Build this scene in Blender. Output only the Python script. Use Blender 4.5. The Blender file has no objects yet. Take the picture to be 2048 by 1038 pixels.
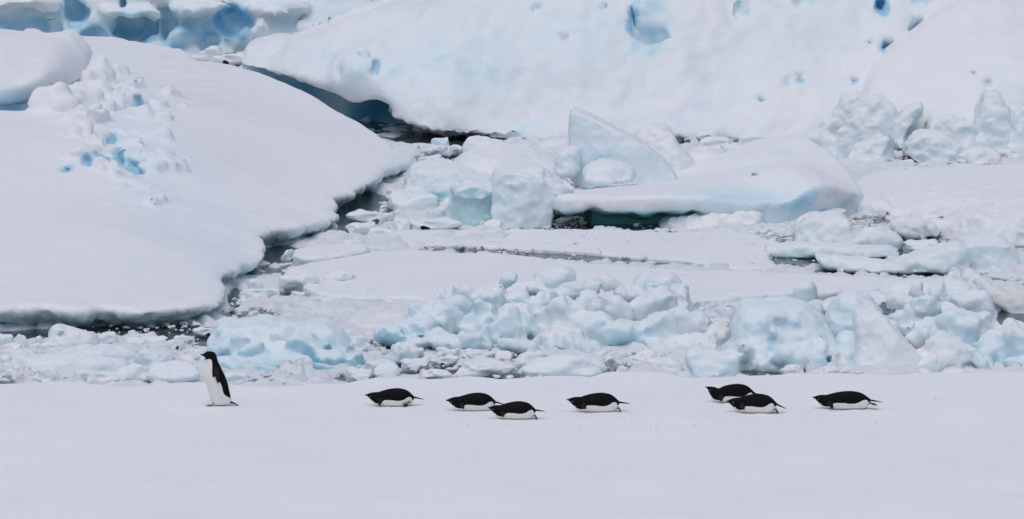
import bpy, math, random
import numpy as np
from mathutils import Vector, Matrix, Euler

# ------------------------------------------------------------------ camera, sky, sun, exposure
SC = bpy.context.scene
COL = SC.collection
CAM_Z = 10.3            # metres above the sea; the snow floe lies 0.3 m above it
F_PX = 9900.0           # focal length in pixels of the 2048 px wide photograph
PITCH = 0.1359          # radians below the horizon

cd = bpy.data.cameras.new('camera')
cam = bpy.data.objects.new('camera', cd)
COL.objects.link(cam)
cam.location = (0, 0, CAM_Z)
cam.rotation_euler = (math.pi / 2 - PITCH, 0, 0)
cd.sensor_width = 36.0
cd.lens = F_PX / 2048.0 * 36.0
cd.clip_start = 1.0
cd.clip_end = 6000.0
SC.camera = cam

SUN_EL, SUN_AZ = math.radians(74), math.radians(205)   # azimuth clockwise from +Y (behind the camera, a little left)
w = bpy.data.worlds.new('World'); SC.world = w; w.use_nodes = True
nt = w.node_tree
bg = nt.nodes['Background']
sky = nt.nodes.new('ShaderNodeTexSky')
sky.sky_type = 'NISHITA'; sky.sun_disc = False
sky.sun_elevation = SUN_EL; sky.sun_rotation = SUN_AZ
sky.air_density = 1.0; sky.dust_density = 3.0; sky.ozone_density = 1.0
nt.links.new(sky.outputs[0], bg.inputs[0])
bg.inputs[1].default_value = 0.13

sl = bpy.data.lights.new('sun', 'SUN')
sl.energy = 0.8; sl.angle = math.radians(75); sl.color = (1.0, 0.98, 0.94)
so = bpy.data.objects.new('sun', sl); COL.objects.link(so)
sd = Vector((math.sin(SUN_AZ) * math.cos(SUN_EL), math.cos(SUN_AZ) * math.cos(SUN_EL), math.sin(SUN_EL)))
so.rotation_euler = (-sd).to_track_quat('-Z', 'Y').to_euler()

SC.view_settings.view_transform = 'Standard'
SC.view_settings.look = 'None'
SC.view_settings.exposure = -0.18
SC.view_settings.gamma = 1.0
SC.view_settings.use_curve_mapping = False
SC.cycles.max_bounces = 10
SC.cycles.diffuse_bounces = 7
SC.cycles.glossy_bounces = 4
SC.cycles.transmission_bounces = 8
SC.cycles.use_denoising = True

# ------------------------------------------------------------------ picture <-> place helpers
CP, SP = math.cos(PITCH), math.sin(PITCH)
def ray(u, v):
    a = (u - 1024.0) / F_PX; b = (519.0 - v) / F_PX
    return a, CP + b * SP, -SP + b * CP
def at(u, v, y):
    dx, dy, dz = ray(u, v); t = y / dy
    return np.array([dx * t, y, CAM_Z + dz * t])
def ground(u, v, z=0.0):
    dx, dy, dz = ray(u, v); t = (z - CAM_Z) / dz
    return np.array([dx * t, dy * t, z])
def mpp(y):                      # metres per photo pixel at distance y
    return y / F_PX

# ------------------------------------------------------------------ noise
def _hash(ix, iy, iz, s):
    h = (ix.astype(np.int64) * 374761393 + iy.astype(np.int64) * 668265263 + iz.astype(np.int64) * 2147483647 + s * 974711) & 0xFFFFFFFF
    h = ((h ^ (h >> 13)) * 1274126177) & 0xFFFFFFFF
    h = ((h ^ (h >> 16)) * 2246822519) & 0xFFFFFFFF
    return ((h ^ (h >> 15)) & 0xFFFFFF) / float(0xFFFFFF)
def vnoise(p, s=0):
    i = np.floor(p).astype(np.int64); f = p - i
    f = f * f * f * (f * (f * 6 - 15) + 10)
    x, y, z = i[:, 0], i[:, 1], i[:, 2]; fx, fy, fz = f[:, 0], f[:, 1], f[:, 2]
    r = 0
    for dx in (0, 1):
        wx = fx if dx else 1 - fx
        for dy in (0, 1):
            wy = fy if dy else 1 - fy
            for dz in (0, 1):
                wz = fz if dz else 1 - fz
                r = r + wx * wy * wz * _hash(x + dx, y + dy, z + dz, s)
    return r * 2 - 1
def fbm(p, scale, octv=4, s=0, gain=0.5):
    a, r, q = 1.0, 0.0, p / scale
    for o in range(octv):
        r = r + a * vnoise(q + 17.3 * o, s + o); a *= gain; q = q * 2.03
    return r
def worley(p, cell, s=0):
    q = p / cell; i = np.floor(q).astype(np.int64); f = q - i
    best = np.full(len(p), 9.0); sec = best.copy(); bid = np.zeros(len(p))
    for dx in (-1, 0, 1):
        for dy in (-1, 0, 1):
            for dz in (-1, 0, 1):
                cx, cy, cz = i[:, 0] + dx, i[:, 1] + dy, i[:, 2] + dz
                ox = _hash(cx, cy, cz, s) + dx - f[:, 0]
                oy = _hash(cx, cy, cz, s + 1) + dy - f[:, 1]
                oz = _hash(cx, cy, cz, s + 2) + dz - f[:, 2]
                d = ox * ox + oy * oy + oz * oz
                m = d < best
                sec = np.where(m, best, np.minimum(sec, d))
                bid = np.where(m, _hash(cx, cy, cz, s + 5), bid)
                best = np.where(m, d, best)
    return np.sqrt(best), np.sqrt(sec), bid
def sstep(a, b, x):
    t = np.clip((x - a) / (b - a), 0, 1); return t * t * (3 - 2 * t)

# ------------------------------------------------------------------ distance fields
def smin(a, b, k):
    h = np.clip(0.5 + 0.5 * (b - a) / k, 0, 1); return b + (a - b) * h - k * h * (1 - h)
def smax(a, b, k):
    return -smin(-a, -b, k)
def poly_sdf(px, py, poly):
    poly = np.asarray(poly, float); n = len(poly)
    shp = np.broadcast(px, py).shape
    d = np.full(shp, 1e9); sgn = np.zeros(shp, bool)
    for i in range(n):
        ax, ay = poly[i]; bx, by = poly[(i + 1) % n]
        ex, ey = bx - ax, by - ay
        wx, wy = px - ax, py - ay
        t = np.clip((wx * ex + wy * ey) / (ex * ex + ey * ey + 1e-12), 0, 1)
        d = np.minimum(d, (wx - ex * t) ** 2 + (wy - ey * t) ** 2)
        c = (ay > py) != (by > py)
        with np.errstate(divide='ignore', invalid='ignore'):
            xi = ax + (py - ay) / (by - ay if by != ay else 1e-9) * ex
        sgn ^= c & (px < xi)
    d = np.sqrt(d)
    return np.where(sgn, -d, d)
def chaikin(pts, it=2):
    p = np.asarray(pts, float)
    for _ in range(it):
        q = np.roll(p, -1, 0)
        p = np.stack([p * .75 + q * .25, p * .25 + q * .75], 1).reshape(-1, 2)
    return p
def tps(xy, val, lam=1e-3):
    xy = np.asarray(xy, float); val = np.asarray(val, float); n = len(xy)
    m = xy.mean(0); sc = xy.std(0).max(); q = (xy - m) / sc
    def k(d2): return 0.5 * d2 * np.log(d2 + 1e-12)
    d2 = ((q[:, None] - q[None]) ** 2).sum(-1)
    A = np.zeros((n + 3, n + 3)); A[:n, :n] = k(d2) + lam * np.eye(n)
    A[:n, n] = 1; A[:n, n + 1:] = q; A[n, :n] = 1; A[n + 1:, :n] = q.T
    wgt = np.linalg.solve(A, np.concatenate([val, [0, 0, 0]]))
    def f(x, y):
        x, y = np.broadcast_arrays(x, y); X = (x - m[0]) / sc; Y = (y - m[1]) / sc
        r = wgt[n] + wgt[n + 1] * X + wgt[n + 2] * Y
        for i in range(n):
            r = r + wgt[i] * k((X - q[i, 0]) ** 2 + (Y - q[i, 1]) ** 2)
        return r
    return f
def ell(X, Y, Z, c, r, rot=None):
    x, y, z = X - c[0], Y - c[1], Z - c[2]
    if rot is not None:
        M = np.array(Euler(rot).to_matrix().transposed())
        x, y, z = (M[0, 0] * x + M[0, 1] * y + M[0, 2] * z, M[1, 0] * x + M[1, 1] * y + M[1, 2] * z,
                   M[2, 0] * x + M[2, 1] * y + M[2, 2] * z)
    k0 = np.sqrt((x / r[0]) ** 2 + (y / r[1]) ** 2 + (z / r[2]) ** 2) + 1e-6
    k1 = np.sqrt((x / r[0] ** 2) ** 2 + (y / r[1] ** 2) ** 2 + (z / r[2] ** 2) ** 2) + 1e-6
    return k0 * (k0 - 1) / k1

def rbox(X, Y, Z, c, r, rot):
    x, y, z = X - c[0], Y - c[1], Z - c[2]
    M = np.array(Euler(rot).to_matrix().transposed())
    x, y, z = (M[0, 0] * x + M[0, 1] * y + M[0, 2] * z, M[1, 0] * x + M[1, 1] * y + M[1, 2] * z, M[2, 0] * x + M[2, 1] * y + M[2, 2] * z)
    rd = .35 * min(r)
    qx, qy, qz = np.abs(x) - r[0] + rd, np.abs(y) - r[1] + rd, np.abs(z) - r[2] + rd
    return np.sqrt(np.maximum(qx, 0) ** 2 + np.maximum(qy, 0) ** 2 + np.maximum(qz, 0) ** 2) + np.minimum(np.maximum(np.maximum(qx, qy), qz), 0) - rd
def shard(X, Y, Z, c, r, rot):
    """a broken block: a rounded lump cut by a few random flat fracture planes"""
    R = np.random.RandomState(int(abs(c[0] * 9176 + c[1] * 131 + c[2] * 7919)) % 99991)
    d = ell(X, Y, Z, c, tuple(1.12 * q for q in r), rot)
    for _ in range(6):
        v = R.normal(size=3); v[2] = abs(v[2]) * .8; v[1] = -abs(v[1]) if R.rand() < .6 else v[1]; v /= np.linalg.norm(v)
        e = np.sqrt((v[0] * r[0]) ** 2 + (v[1] * r[1]) ** 2 + (v[2] * r[2]) ** 2)
        d = np.maximum(d, v[0] * (X - c[0]) + v[1] * (Y - c[1]) + v[2] * (Z - c[2]) - e * R.uniform(.55, .85))
    return d
def blend(d, X, Y, Z, c, r, rot, k, cut=False, prim=ell, warp=.32):
    """add (or cut away) one lump in place, touching only the cells round it"""
    R = max(r) * 1.35 + 3 * k
    s = []
    for A, cc in ((X, c[0]), (Y, c[1]), (Z, c[2])):
        a = A.ravel(); i0, i1 = np.searchsorted(a, [cc - R, cc + R]); s.append(slice(max(i0 - 1, 0), i1 + 1))
    if any(q.start >= q.stop for q in s): return
    x, y, z = np.broadcast_arrays(X[s[0]], Y[:, s[1]], Z[:, :, s[2]])
    if warp:
        p = np.stack([x.ravel(), y.ravel(), z.ravel()], 1); m = max(min(r), .4 * max(r)); sh = x.shape
        a = warp * m
        x = x + a * fbm(p, m * 1.1, 2, 601, .6).reshape(sh); y = y + a * fbm(p, m * 1.1, 2, 611, .6).reshape(sh); z = z + a * fbm(p, m * 1.1, 2, 621, .6).reshape(sh)
    e = prim(x, y, z, c, r, rot)
    t = tuple(s)
    d[t] = smax(d[t], -e, k) if cut else smin(d[t], e, k)

_CORN = [(0, 0, 0), (1, 0, 0), (0, 1, 0), (1, 1, 0), (0, 0, 1), (1, 0, 1), (0, 1, 1), (1, 1, 1)]
_EDGE = [(a, b) for a in range(8) for b in range(a + 1, 8) if bin(a ^ b).count('1') == 1]
def nets(D, lo, h):
    S = D < 0
    n = [s - 1 for s in D.shape]
    cnt = np.zeros(n, np.int8)
    sl_ = lambda c: tuple(slice(c[a], c[a] + n[a]) for a in range(3))
    for c in _CORN: cnt += S[sl_(c)]
    act = (cnt > 0) & (cnt < 8)
    idx = np.argwhere(act)
    vals = np.stack([D[idx[:, 0] + c[0], idx[:, 1] + c[1], idx[:, 2] + c[2]] for c in _CORN], 1)
    pos = np.zeros((len(idx), 3)); num = np.zeros(len(idx))
    cc = np.array(_CORN, float)
    for a, b in _EDGE:
        va, vb = vals[:, a], vals[:, b]; m = (va < 0) != (vb < 0)
        t = np.where(m, va / np.where(m, va - vb, 1), 0)
        pos += m[:, None] * (cc[a] + t[:, None] * (cc[b] - cc[a])); num += m
    V = (idx + pos / num[:, None]) * h + np.asarray(lo)
    vid = np.full(n, -1, np.int64); vid[act] = np.arange(len(idx))
    quads = []
    for ax in range(3):
        o1, o2 = [(1, 2), (2, 0), (0, 1)][ax]
        A = np.take(S, range(0, D.shape[ax] - 1), ax); B = np.take(S, range(1, D.shape[ax]), ax)
        for inv in (False, True):
            e = np.argwhere((A & ~B) if not inv else (~A & B))
            e = e[(e[:, o1] > 0) & (e[:, o2] > 0) & (e[:, o1] < n[o1]) & (e[:, o2] < n[o2])]
            def g(d1, d2):
                q = e.copy(); q[:, o1] -= d1; q[:, o2] -= d2
                return vid[q[:, 0], q[:, 1], q[:, 2]]
            qd = np.stack([g(1, 1), g(0, 1), g(0, 0), g(1, 0)], 1)
            quads.append(qd if not inv else qd[:, ::-1])
    Q = np.concatenate(quads); Q = Q[(Q >= 0).all(1)]
    return V, Q
def vnormals(V, Q):
    a = V[Q[:, 2]] - V[Q[:, 0]]; b = V[Q[:, 3]] - V[Q[:, 1]]
    fn = np.cross(a, b); N = np.zeros_like(V)
    for k in range(4): np.add.at(N, Q[:, k], fn)
    return N / (np.linalg.norm(N, axis=1, keepdims=True) + 1e-12)

# ------------------------------------------------------------------ objects
def np_mesh(name, V, Q, mat, attrs=None, smooth=True):
    me = bpy.data.meshes.new(name)
    V = np.asarray(V, np.float32); Q = np.asarray(Q, np.int32); k = Q.shape[1]
    me.vertices.add(len(V)); me.vertices.foreach_set('co', V.ravel())
    me.loops.add(Q.size); me.loops.foreach_set('vertex_index', Q.ravel())
    me.polygons.add(len(Q))
    me.polygons.foreach_set('loop_start', np.arange(0, Q.size, k, dtype=np.int32))
    me.update(calc_edges=True)
    me.polygons.foreach_set('use_smooth', np.full(len(Q), smooth))
    for an, av in (attrs or {}).items():
        a = me.attributes.new(an, 'FLOAT', 'POINT'); a.data.foreach_set('value', np.asarray(av, np.float32))
    if mat: me.materials.append(mat)
    return me
def link(name, me, parent=None, loc=(0, 0, 0)):
    o = bpy.data.objects.new(name, me); COL.objects.link(o)
    o.location = loc; o.color = (0, 0, 0, 1)
    if parent: o.parent = parent
    return o
def tag(o, label, cat, group=None):
    o['label'] = label; o['category'] = cat
    if group: o['group'] = group
    return o
def kind(o, k, label=None, cat=None):
    o['kind'] = k
    if label: o['label'] = label
    if cat: o['category'] = cat
    return o
def placed(name, V, Q, mat, attrs=None):
    c = np.array([(V[:, 0].min() + V[:, 0].max()) / 2, (V[:, 1].min() + V[:, 1].max()) / 2, V[:, 2].min()])
    return link(name, np_mesh(name, V - c, Q, mat, attrs), None, c)

# ------------------------------------------------------------------ materials
def new_mat(name):
    m = bpy.data.materials.new(name); m.use_nodes = True
    nt = m.node_tree; nt.nodes.clear()
    out = nt.nodes.new('ShaderNodeOutputMaterial')
    return m, nt, out
class NB:
    def __init__(s, nt): s.nt = nt
    def n(s, t, **k):
        x = s.nt.nodes.new('ShaderNode' + t)
        for a, b in k.items(): setattr(x, a, b)
        return x
    def l(s, a, b): s.nt.links.new(a, b)
    def math(s, op, a, b=None, clamp=False):
        x = s.n('Math', operation=op); x.use_clamp = clamp
        for i, q in enumerate((a, b)):
            if q is None: continue
            if isinstance(q, (int, float)): x.inputs[i].default_value = q
            else: s.l(q, x.inputs[i])
        return x.outputs[0]
    def ramp(s, fac, stops, interp='EASE'):
        x = s.n('ValToRGB'); x.color_ramp.interpolation = interp
        e = x.color_ramp.elements
        while len(e) < len(stops): e.new(0.5)
        for i, (p, c) in enumerate(stops): e[i].position = p; e[i].color = (*c, 1)
        s.l(fac, x.inputs[0]); return x.outputs[0]
    def mix(s, fac, a, b):
        x = s.n('Mix', data_type='RGBA')
        for q, i in ((fac, 0), (a, 6), (b, 7)):
            if isinstance(q, (int, float)): x.inputs[i].default_value = q
            elif isinstance(q, tuple): x.inputs[i].default_value = (*q, 1)
            else: s.l(q, x.inputs[i])
        return x.outputs[2]
    def noise(s, scale, detail=4, rough=.55, vec=None):
        x = s.n('TexNoise'); x.inputs['Scale'].default_value = scale
        x.inputs['Detail'].default_value = detail; x.inputs['Roughness'].default_value = rough
        if vec: s.l(vec, x.inputs['Vector'])
        return x.outputs['Fac']

SNOW = (0.87, 0.87, 0.875)
PALE = (0.75, 0.865, 0.90)
BLUE = (0.36, 0.64, 0.80)
DEEP = (0.09, 0.37, 0.66)
TPALE = (0.62, 0.78, 0.80)
TEAL = (0.17, 0.45, 0.46)
TDEEP = (0.02, 0.17, 0.18)

def ice_material(name, snow=SNOW, sss=0.25, bump=0.35, rough=0.55):
    m, nt, out = new_mat(name); B = NB(nt)
    geo = B.n('NewGeometry'); pos = geo.outputs['Position']
    sep = B.n('SeparateXYZ'); B.l(geo.outputs['Normal'], sep.inputs[0])
    att = B.n('Attribute', attribute_name='ice'); tea = B.n('Attribute', attribute_name='teal')
    drt = B.n('Attribute', attribute_name='dirt')
    oi = B.n('ObjectInfo'); oc = B.n('SeparateColor'); B.l(oi.outputs['Color'], oc.inputs[0])
    n1 = B.noise(1.1, 4, .55, pos); n2 = B.noise(6.0, 5, .6, pos)
    # fresh snow stays on what faces up; steeper ice is bare
    cover = B.math('ADD', sep.outputs['Z'], B.math('MULTIPLY', B.math('SUBTRACT', n2, .5), .8))
    mr = B.n('MapRange', interpolation_type='SMOOTHSTEP'); B.l(cover, mr.inputs[0])
    mr.inputs[1].default_value = .25; mr.inputs[2].default_value = .85; mr.inputs[3].default_value = 1; mr.inputs[4].default_value = .22
    body = B.math('MULTIPLY', oc.outputs[0], mr.outputs[0])
    body = B.math('MULTIPLY', body, B.math('ADD', .5, n1))
    ice = B.math('ADD', att.outputs['Fac'], body, True)
    cb = B.ramp(ice, [(0, snow), (.35, PALE), (.68, BLUE), (1, DEEP)], 'LINEAR')
    ct = B.ramp(ice, [(0, snow), (.35, TPALE), (.68, TEAL), (1, TDEEP)], 'LINEAR')
    tf = B.math('ADD', tea.outputs['Fac'], oc.outputs[1], True)
    c = B.mix(tf, cb, ct)
    # silt and algae stains in the slush
    dn = B.math('MULTIPLY', B.ramp(B.noise(2.3, 5, .6, pos), [(.42, (0, 0, 0)), (.75, (1, 1, 1))]), B.math('ADD', drt.outputs['Fac'], oc.outputs[2], True))
    c = B.mix(B.math('MULTIPLY', dn, .55), c, (.66, .58, .50))
    v = B.n('Mix', data_type='RGBA', blend_type='MULTIPLY'); v.inputs[0].default_value = 1
    B.l(c, v.inputs[6]); B.l(B.ramp(B.noise(.6, 6, .6, pos), [(.3, (.965, .97, .98)), (.7, (1, 1, 1))]), v.inputs[7])
    p = B.n('BsdfPrincipled'); B.l(v.outputs[2], p.inputs['Base Color'])
    B.l(B.math('SUBTRACT', rough, B.math('MULTIPLY', ice, .22)), p.inputs['Roughness'])
    p.inputs['Specular IOR Level'].default_value = .3
    p.inputs['IOR'].default_value = 1.31
    if sss:
        p.inputs['Subsurface Weight'].default_value = sss
        p.inputs['Subsurface Radius'].default_value = (.5, .85, 1.0)
        p.inputs['Subsurface Scale'].default_value = .12
    b = B.n('Bump'); b.inputs['Strength'].default_value = bump; b.inputs['Distance'].default_value = .035
    hsum = B.math('ADD', B.noise(9, 6, .65, pos), B.math('MULTIPLY', B.noise(38, 4, .6, pos), .45))
    B.l(hsum, b.inputs['Height']); B.l(b.outputs[0], p.inputs['Normal'])
    B.l(p.outputs[0], out.inputs[0])
    return m
M_SNOW = ice_material('snow', sss=0, bump=.18, rough=.7)
M_ICE = ice_material('snowy_ice', sss=0, bump=.4, rough=.5)
M_SLUSH = ice_material('slush', snow=(.80, .785, .79), sss=0, bump=.6, rough=.4)

def water_material():
    m, nt, out = new_mat('sea_water'); B = NB(nt)
    pos = B.n('NewGeometry').outputs['Position']
    p = B.n('BsdfPrincipled')
    B.l(B.ramp(B.noise(.9, 5, .6, pos), [(.35, (.018, .045, .05)), (.7, (.055, .085, .09))]), p.inputs['Base Color'])
    p.inputs['Roughness'].default_value = .12; p.inputs['IOR'].default_value = 1.33
    b = B.n('Bump'); b.inputs['Strength'].default_value = .35; b.inputs['Distance'].default_value = .03
    mp = B.n('Mapping'); B.l(pos, mp.inputs[0]); mp.inputs['Scale'].default_value = (1, .6, 1)
    B.l(B.noise(5, 4, .55, mp.outputs[0]), b.inputs['Height']); B.l(b.outputs[0], p.inputs['Normal'])
    B.l(p.outputs[0], out.inputs[0]); return m
M_WATER = water_material()

def plain(name, col, rough=.6, var=.15, scale=40, spec=.3):
    m, nt, out = new_mat(name); B = NB(nt)
    tc = B.n('TexCoord').outputs['Object']
    p = B.n('BsdfPrincipled')
    lo = tuple(c * (1 - var) for c in col); hi = tuple(min(1, c * (1 + var)) for c in col)
    B.l(B.ramp(B.noise(scale, 4, .6, tc), [(.3, lo), (.7, hi)]), p.inputs['Base Color'])
    p.inputs['Roughness'].default_value = rough; p.inputs['Specular IOR Level'].default_value = spec
    B.l(p.outputs[0], out.inputs[0]); return m
def plumage():
    m, nt, out = new_mat('plumage'); B = NB(nt)
    tc = B.n('TexCoord').outputs['Object']
    at_ = B.n('Attribute', attribute_name='white')
    s = B.math('ADD', at_.outputs['Fac'], B.math('MULTIPLY', B.math('SUBTRACT', B.noise(55, 4, .6, tc), .5), .014))
    mr = B.n('MapRange', interpolation_type='SMOOTHSTEP'); B.l(s, mr.inputs[0])
    mr.inputs[1].default_value = -.003; mr.inputs[2].default_value = .003
    mp = B.n('Mapping'); B.l(tc, mp.inputs[0]); mp.inputs['Scale'].default_value = (.35, 1, 1)
    fine = B.noise(160, 4, .6, mp.outputs[0])
    blk = B.ramp(fine, [(.3, (.003, .003, .004)), (.75, (.009, .0085, .010))])
    wht = B.ramp(B.noise(14, 4, .6, tc), [(.3, (.80, .775, .71)), (.7, (.86, .85, .82))])
    p = B.n('BsdfPrincipled'); B.l(B.mix(mr.outputs[0], blk, wht), p.inputs['Base Color'])
    p.inputs['Roughness'].default_value = .7; p.inputs['Specular IOR Level'].default_value = .1
    b = B.n('Bump'); b.inputs['Strength'].default_value = .3; b.inputs['Distance'].default_value = .002
    B.l(fine, b.inputs['Height']); B.l(b.outputs[0], p.inputs['Normal'])
    B.l(p.outputs[0], out.inputs[0]); return m
M_PLUM = plumage()
M_FLIP = plain('flipper_feathers', (.018, .016, .017), .7, .3, 40, .12)
M_FLIPIN = plain('flipper_underside', (.68, .62, .58), .7)
M_BILL = plain('bill_horn', (.035, .018, .014), .45, .4)
M_FOOT = plain('foot_skin', (.30, .19, .175), .7, .3)
M_SOLE = plain('foot_sole', (.03, .022, .024), .6, .25)
M_EYE = plain('eye_gloss', (.01, .01, .01), .1, 0, 10, .6)
M_RING = plain('eye_ring', (.42, .42, .42), .6, .05)

# ------------------------------------------------------------------ the setting: sea, brash, snow floe
def proj(P):
    P = np.asarray(P, float)
    x, y, z = P[:, 0], P[:, 1], P[:, 2] - CAM_Z
    f = y * CP - z * SP; up = y * SP + z * CP
    return 1024 + F_PX * x / f, 519 - F_PX * up / f
def spot(u, v, su, sv, ru, rv, rot=0.0, soft=.45):
    c, s = math.cos(rot), math.sin(rot)
    a = ((u - su) * c + (v - sv) * s) / ru; b = (-(u - su) * s + (v - sv) * c) / rv
    return 1 - sstep(1 - soft, 1 + soft, np.sqrt(a * a + b * b))

def grid_quads(nr, nc):
    i = np.arange(nr - 1)[:, None] * nc + np.arange(nc - 1)[None]
    return np.stack([i, i + 1, i + nc + 1, i + nc], -1).reshape(-1, 4)

S = 3000.0
kind(link('sea_water', np_mesh('sea_water', [(-S, -S, 0), (S, -S, 0), (S, S, 0), (-S, S, 0)], [(0, 1, 2, 3)], M_WATER)), 'structure')

def build_slush():
    xs = np.arange(-11.5, 11.5, .045)
    ys = [61.5]
    while ys[-1] < 113: ys.append(ys[-1] + .05 * ys[-1] / 65)
    ys = np.array(ys)
    X, Y = np.meshgrid(xs, ys); n = X.size
    P = np.stack([X.ravel(), Y.ravel(), np.zeros(n)], 1)
    u, v = proj(P)
    wv = np.stack([fbm(P, .7, 2, 5), fbm(P, .7, 2, 9), np.zeros(n)], 1) * .12
    q = (P + wv) * np.array([.8, .7, 1])
    f1, f2, b1 = worley(q, .62, 3)
    g1, g2, b2 = worley(q * 1.0 + 3.1, .2, 13)
    h = .0 + .045 * fbm(P, 1.6, 3, 21) + .085 * b1 ** 1.5 * sstep(.02, .16, f2 - f1) + .05 * b2 * sstep(.03, .3, g2 - g1)
    h += .02 * fbm(P, .11, 3, 33)
    wm = np.zeros(n)
    for s in [(395, 676, 60, 14), (735, 415, 50, 26), (700, 440, 30, 25), (885, 318, 45, 13), (900, 282, 95, 13), (980, 500, 130, 5), (1180, 514, 140, 7), (1400, 532, 120, 6), (1600, 516, 60, 14), (1690, 500, 130, 18),
              (1850, 472, 60, 20), (1700, 597, 70, 11), (2030, 640, 30, 40), (1240, 445, 170, 12), (530, 764, 40, 6), (330, 120, 22, 9),
              (720, 758, 40, 8), (1210, 740, 60, 10), (560, 508, 40, 14), (470, 600, 12, 20), (600, 590, 40, 8), (420, 690, 40, 8), (300, 660, 130, 10),
              (100, 668, 90, 9), (745, 655, 45, 8), (1440, 440, 60, 8), (1720, 410, 40, 10), (1560, 740, 40, 6), (1400, 288, 60, 6), (1860, 320, 60, 6),
              (500, 632, 60, 9), (860, 745, 60, 5), (1010, 715, 50, 6), (1450, 668, 30, 8), (1640, 300, 40, 8), (1740, 545, 100, 8)]:
        wm = np.maximum(wm, spot(u, v, *s, soft=.5))
    h -= .26 * wm
    # quiet snow-covered pans between the ridges
    sm = np.zeros(n)
    for s in [(800, 620, 70, 22), (350, 125, 130, 12), (1900, 360, 200, 26), (700, 600, 80, 15), (640, 570, 110, 25)]:
        sm = np.maximum(sm, spot(u, v, *s, soft=.6))
    h = h * (1 - .6 * sm) + .05 * sm
    dirt = np.clip(spot(u, v, 500, 632, 90, 20) + .6 * spot(u, v, 60, 710, 120, 25) + .7 * spot(u, v, 1470, 655, 60, 30) + .5 * spot(u, v, 330, 125, 170, 30)
                   + .5 * spot(u, v, 1430, 275, 120, 20) + .25, 0, 1)
    P[:, 2] = h
    o = link('brash_ice', np_mesh('brash_ice', P, grid_quads(len(ys), len(xs)), M_SLUSH, {'ice': .10 * b1 + .06, 'dirt': dirt}))
    kind(o, 'stuff', 'wet grey-white slush and crumbled brash ice floating between the big ice pieces', 'brash ice')
build_slush()

FLOE_EDGE = [(-900, 764), (-300, 765), (0, 765), (150, 767), (270, 769), (380, 768), (500, 770), (600, 768), (750, 763), (830, 761), (900, 756), (1000, 755), (1100, 752),
             (1180, 756), (1230, 748), (1300, 747), (1370, 753), (1440, 750), (1500, 746), (1600, 748), (1650, 751), (1750, 750), (1850, 748), (2048, 747), (2400, 746), (2900, 745)]
FZ = 0.30
def floe_z(x, y):
    P = np.stack([np.ravel(x), np.ravel(y), np.zeros(np.size(x))], 1)
    a = .016 * fbm(P * np.array([.5, 1, 1]), 2.2, 3, 41) + .007 * fbm(P * np.array([.55, 1, 1]), .5, 3, 47)
    return FZ + a
def build_floe():
    e = np.array([ground(u, v, FZ)[:2] for u, v in FLOE_EDGE])
    xs = np.concatenate([np.arange(-60, -10, 1.2), np.arange(-10, 10, .05), np.arange(10, 60.1, 1.2)])
    ye = np.interp(xs, e[:, 0], e[:, 1])
    E = np.stack([xs, np.zeros_like(xs), np.zeros_like(xs)], 1)
    ye = ye + .22 * fbm(E, .8, 4, 51)
    t = np.concatenate([np.linspace(0, .55, 14, endpoint=False), np.linspace(.55, 1, 330)])
    rows = []
    for a in t:
        y = 20 + (ye - 20) * a
        rows.append(np.stack([xs, y, floe_z(xs, y)], 1))
    last = rows[-1]
    for dy, z in ((.03, .275), (.05, .22), (.05, .12), (.0, .02), (-.08, -.15)):
        r = last.copy(); r[:, 1] += dy + .04 * fbm(E + z * 9, .25, 2, 55); r[:, 2] = z + .015 * fbm(E + z * 7, .2, 2, 57); rows.append(r)
    P = np.concatenate(rows)
    # churned snow where the birds came through
    u, v = proj(P)
    tr = np.maximum(spot(u, v, 1500, 818, 620, 14, 0, .6), spot(u, v, 1900, 812, 300, 14, 0, .6)) * (u > 700)
    top = np.arange(len(P)) < len(t) * len(xs)
    f1, f2, b = worley(P, .09, 61)
    P[:, 2] += np.where(top, tr * (.010 * fbm(P, .16, 3, 63) + .012 * (b > .8) * (1 - sstep(.1, .45, f1))), 0)
    o = link('snow_field', np_mesh('snow_field', P, grid_quads(len(rows), len(xs)), M_SNOW))
    kind(o, 'structure')
build_floe()

# ------------------------------------------------------------------ big ice bodies
def make_body(name, fn, lo, hi, h, label, cat, disp=None, attr=None, mat=None, parent=None):
    lo = np.asarray(lo, float); hi = np.asarray(hi, float)
    n = np.ceil((hi - lo) / h).astype(int) + 1
    X = (lo[0] + h * np.arange(n[0]))[:, None, None]; Y = (lo[1] + h * np.arange(n[1]))[None, :, None]; Z = (lo[2] + h * np.arange(n[2]))[None, None, :]
    D = np.broadcast_to(fn(X, Y, Z), tuple(n)).copy()
    for a in range(3):                                  # close the body at the limits of its box
        for k in (0, -1):
            s = [slice(None)] * 3; s[a] = k; D[tuple(s)] = np.maximum(D[tuple(s)], h * .5)
    V, Q = nets(D, lo, h)
    N = vnormals(V, Q)
    if disp is not None: V = V + N * disp(V, N)[:, None]; N = vnormals(V, Q)
    at_ = attr(V, N) if attr else {'ice': np.zeros(len(V))}
    o = placed(name, V, Q, mat or M_ICE, at_)
    if label: tag(o, label, cat)
    return o

def snow_disp(a=.03, sc=1.0, cups=.0, cell=.5, seed=0, lump=0., lc=.2):
    def d(p, n):
        r = a * fbm(p, sc, 4, seed)
        if cups:
            q = p + .12 * np.stack([fbm(p, .5, 2, seed + 3), fbm(p, .5, 2, seed + 4), fbm(p, .5, 2, seed + 5)], 1)
            f1, f2, b = worley(q, cell, seed + 7); r = r + cups * (np.minimum(f1, 1) ** 1.6 - .35)
        if lump:
            f1, f2, b = worley(p, lc, seed + 11); r = r + lump * (.4 - f1)
        return r
    return d

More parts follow.
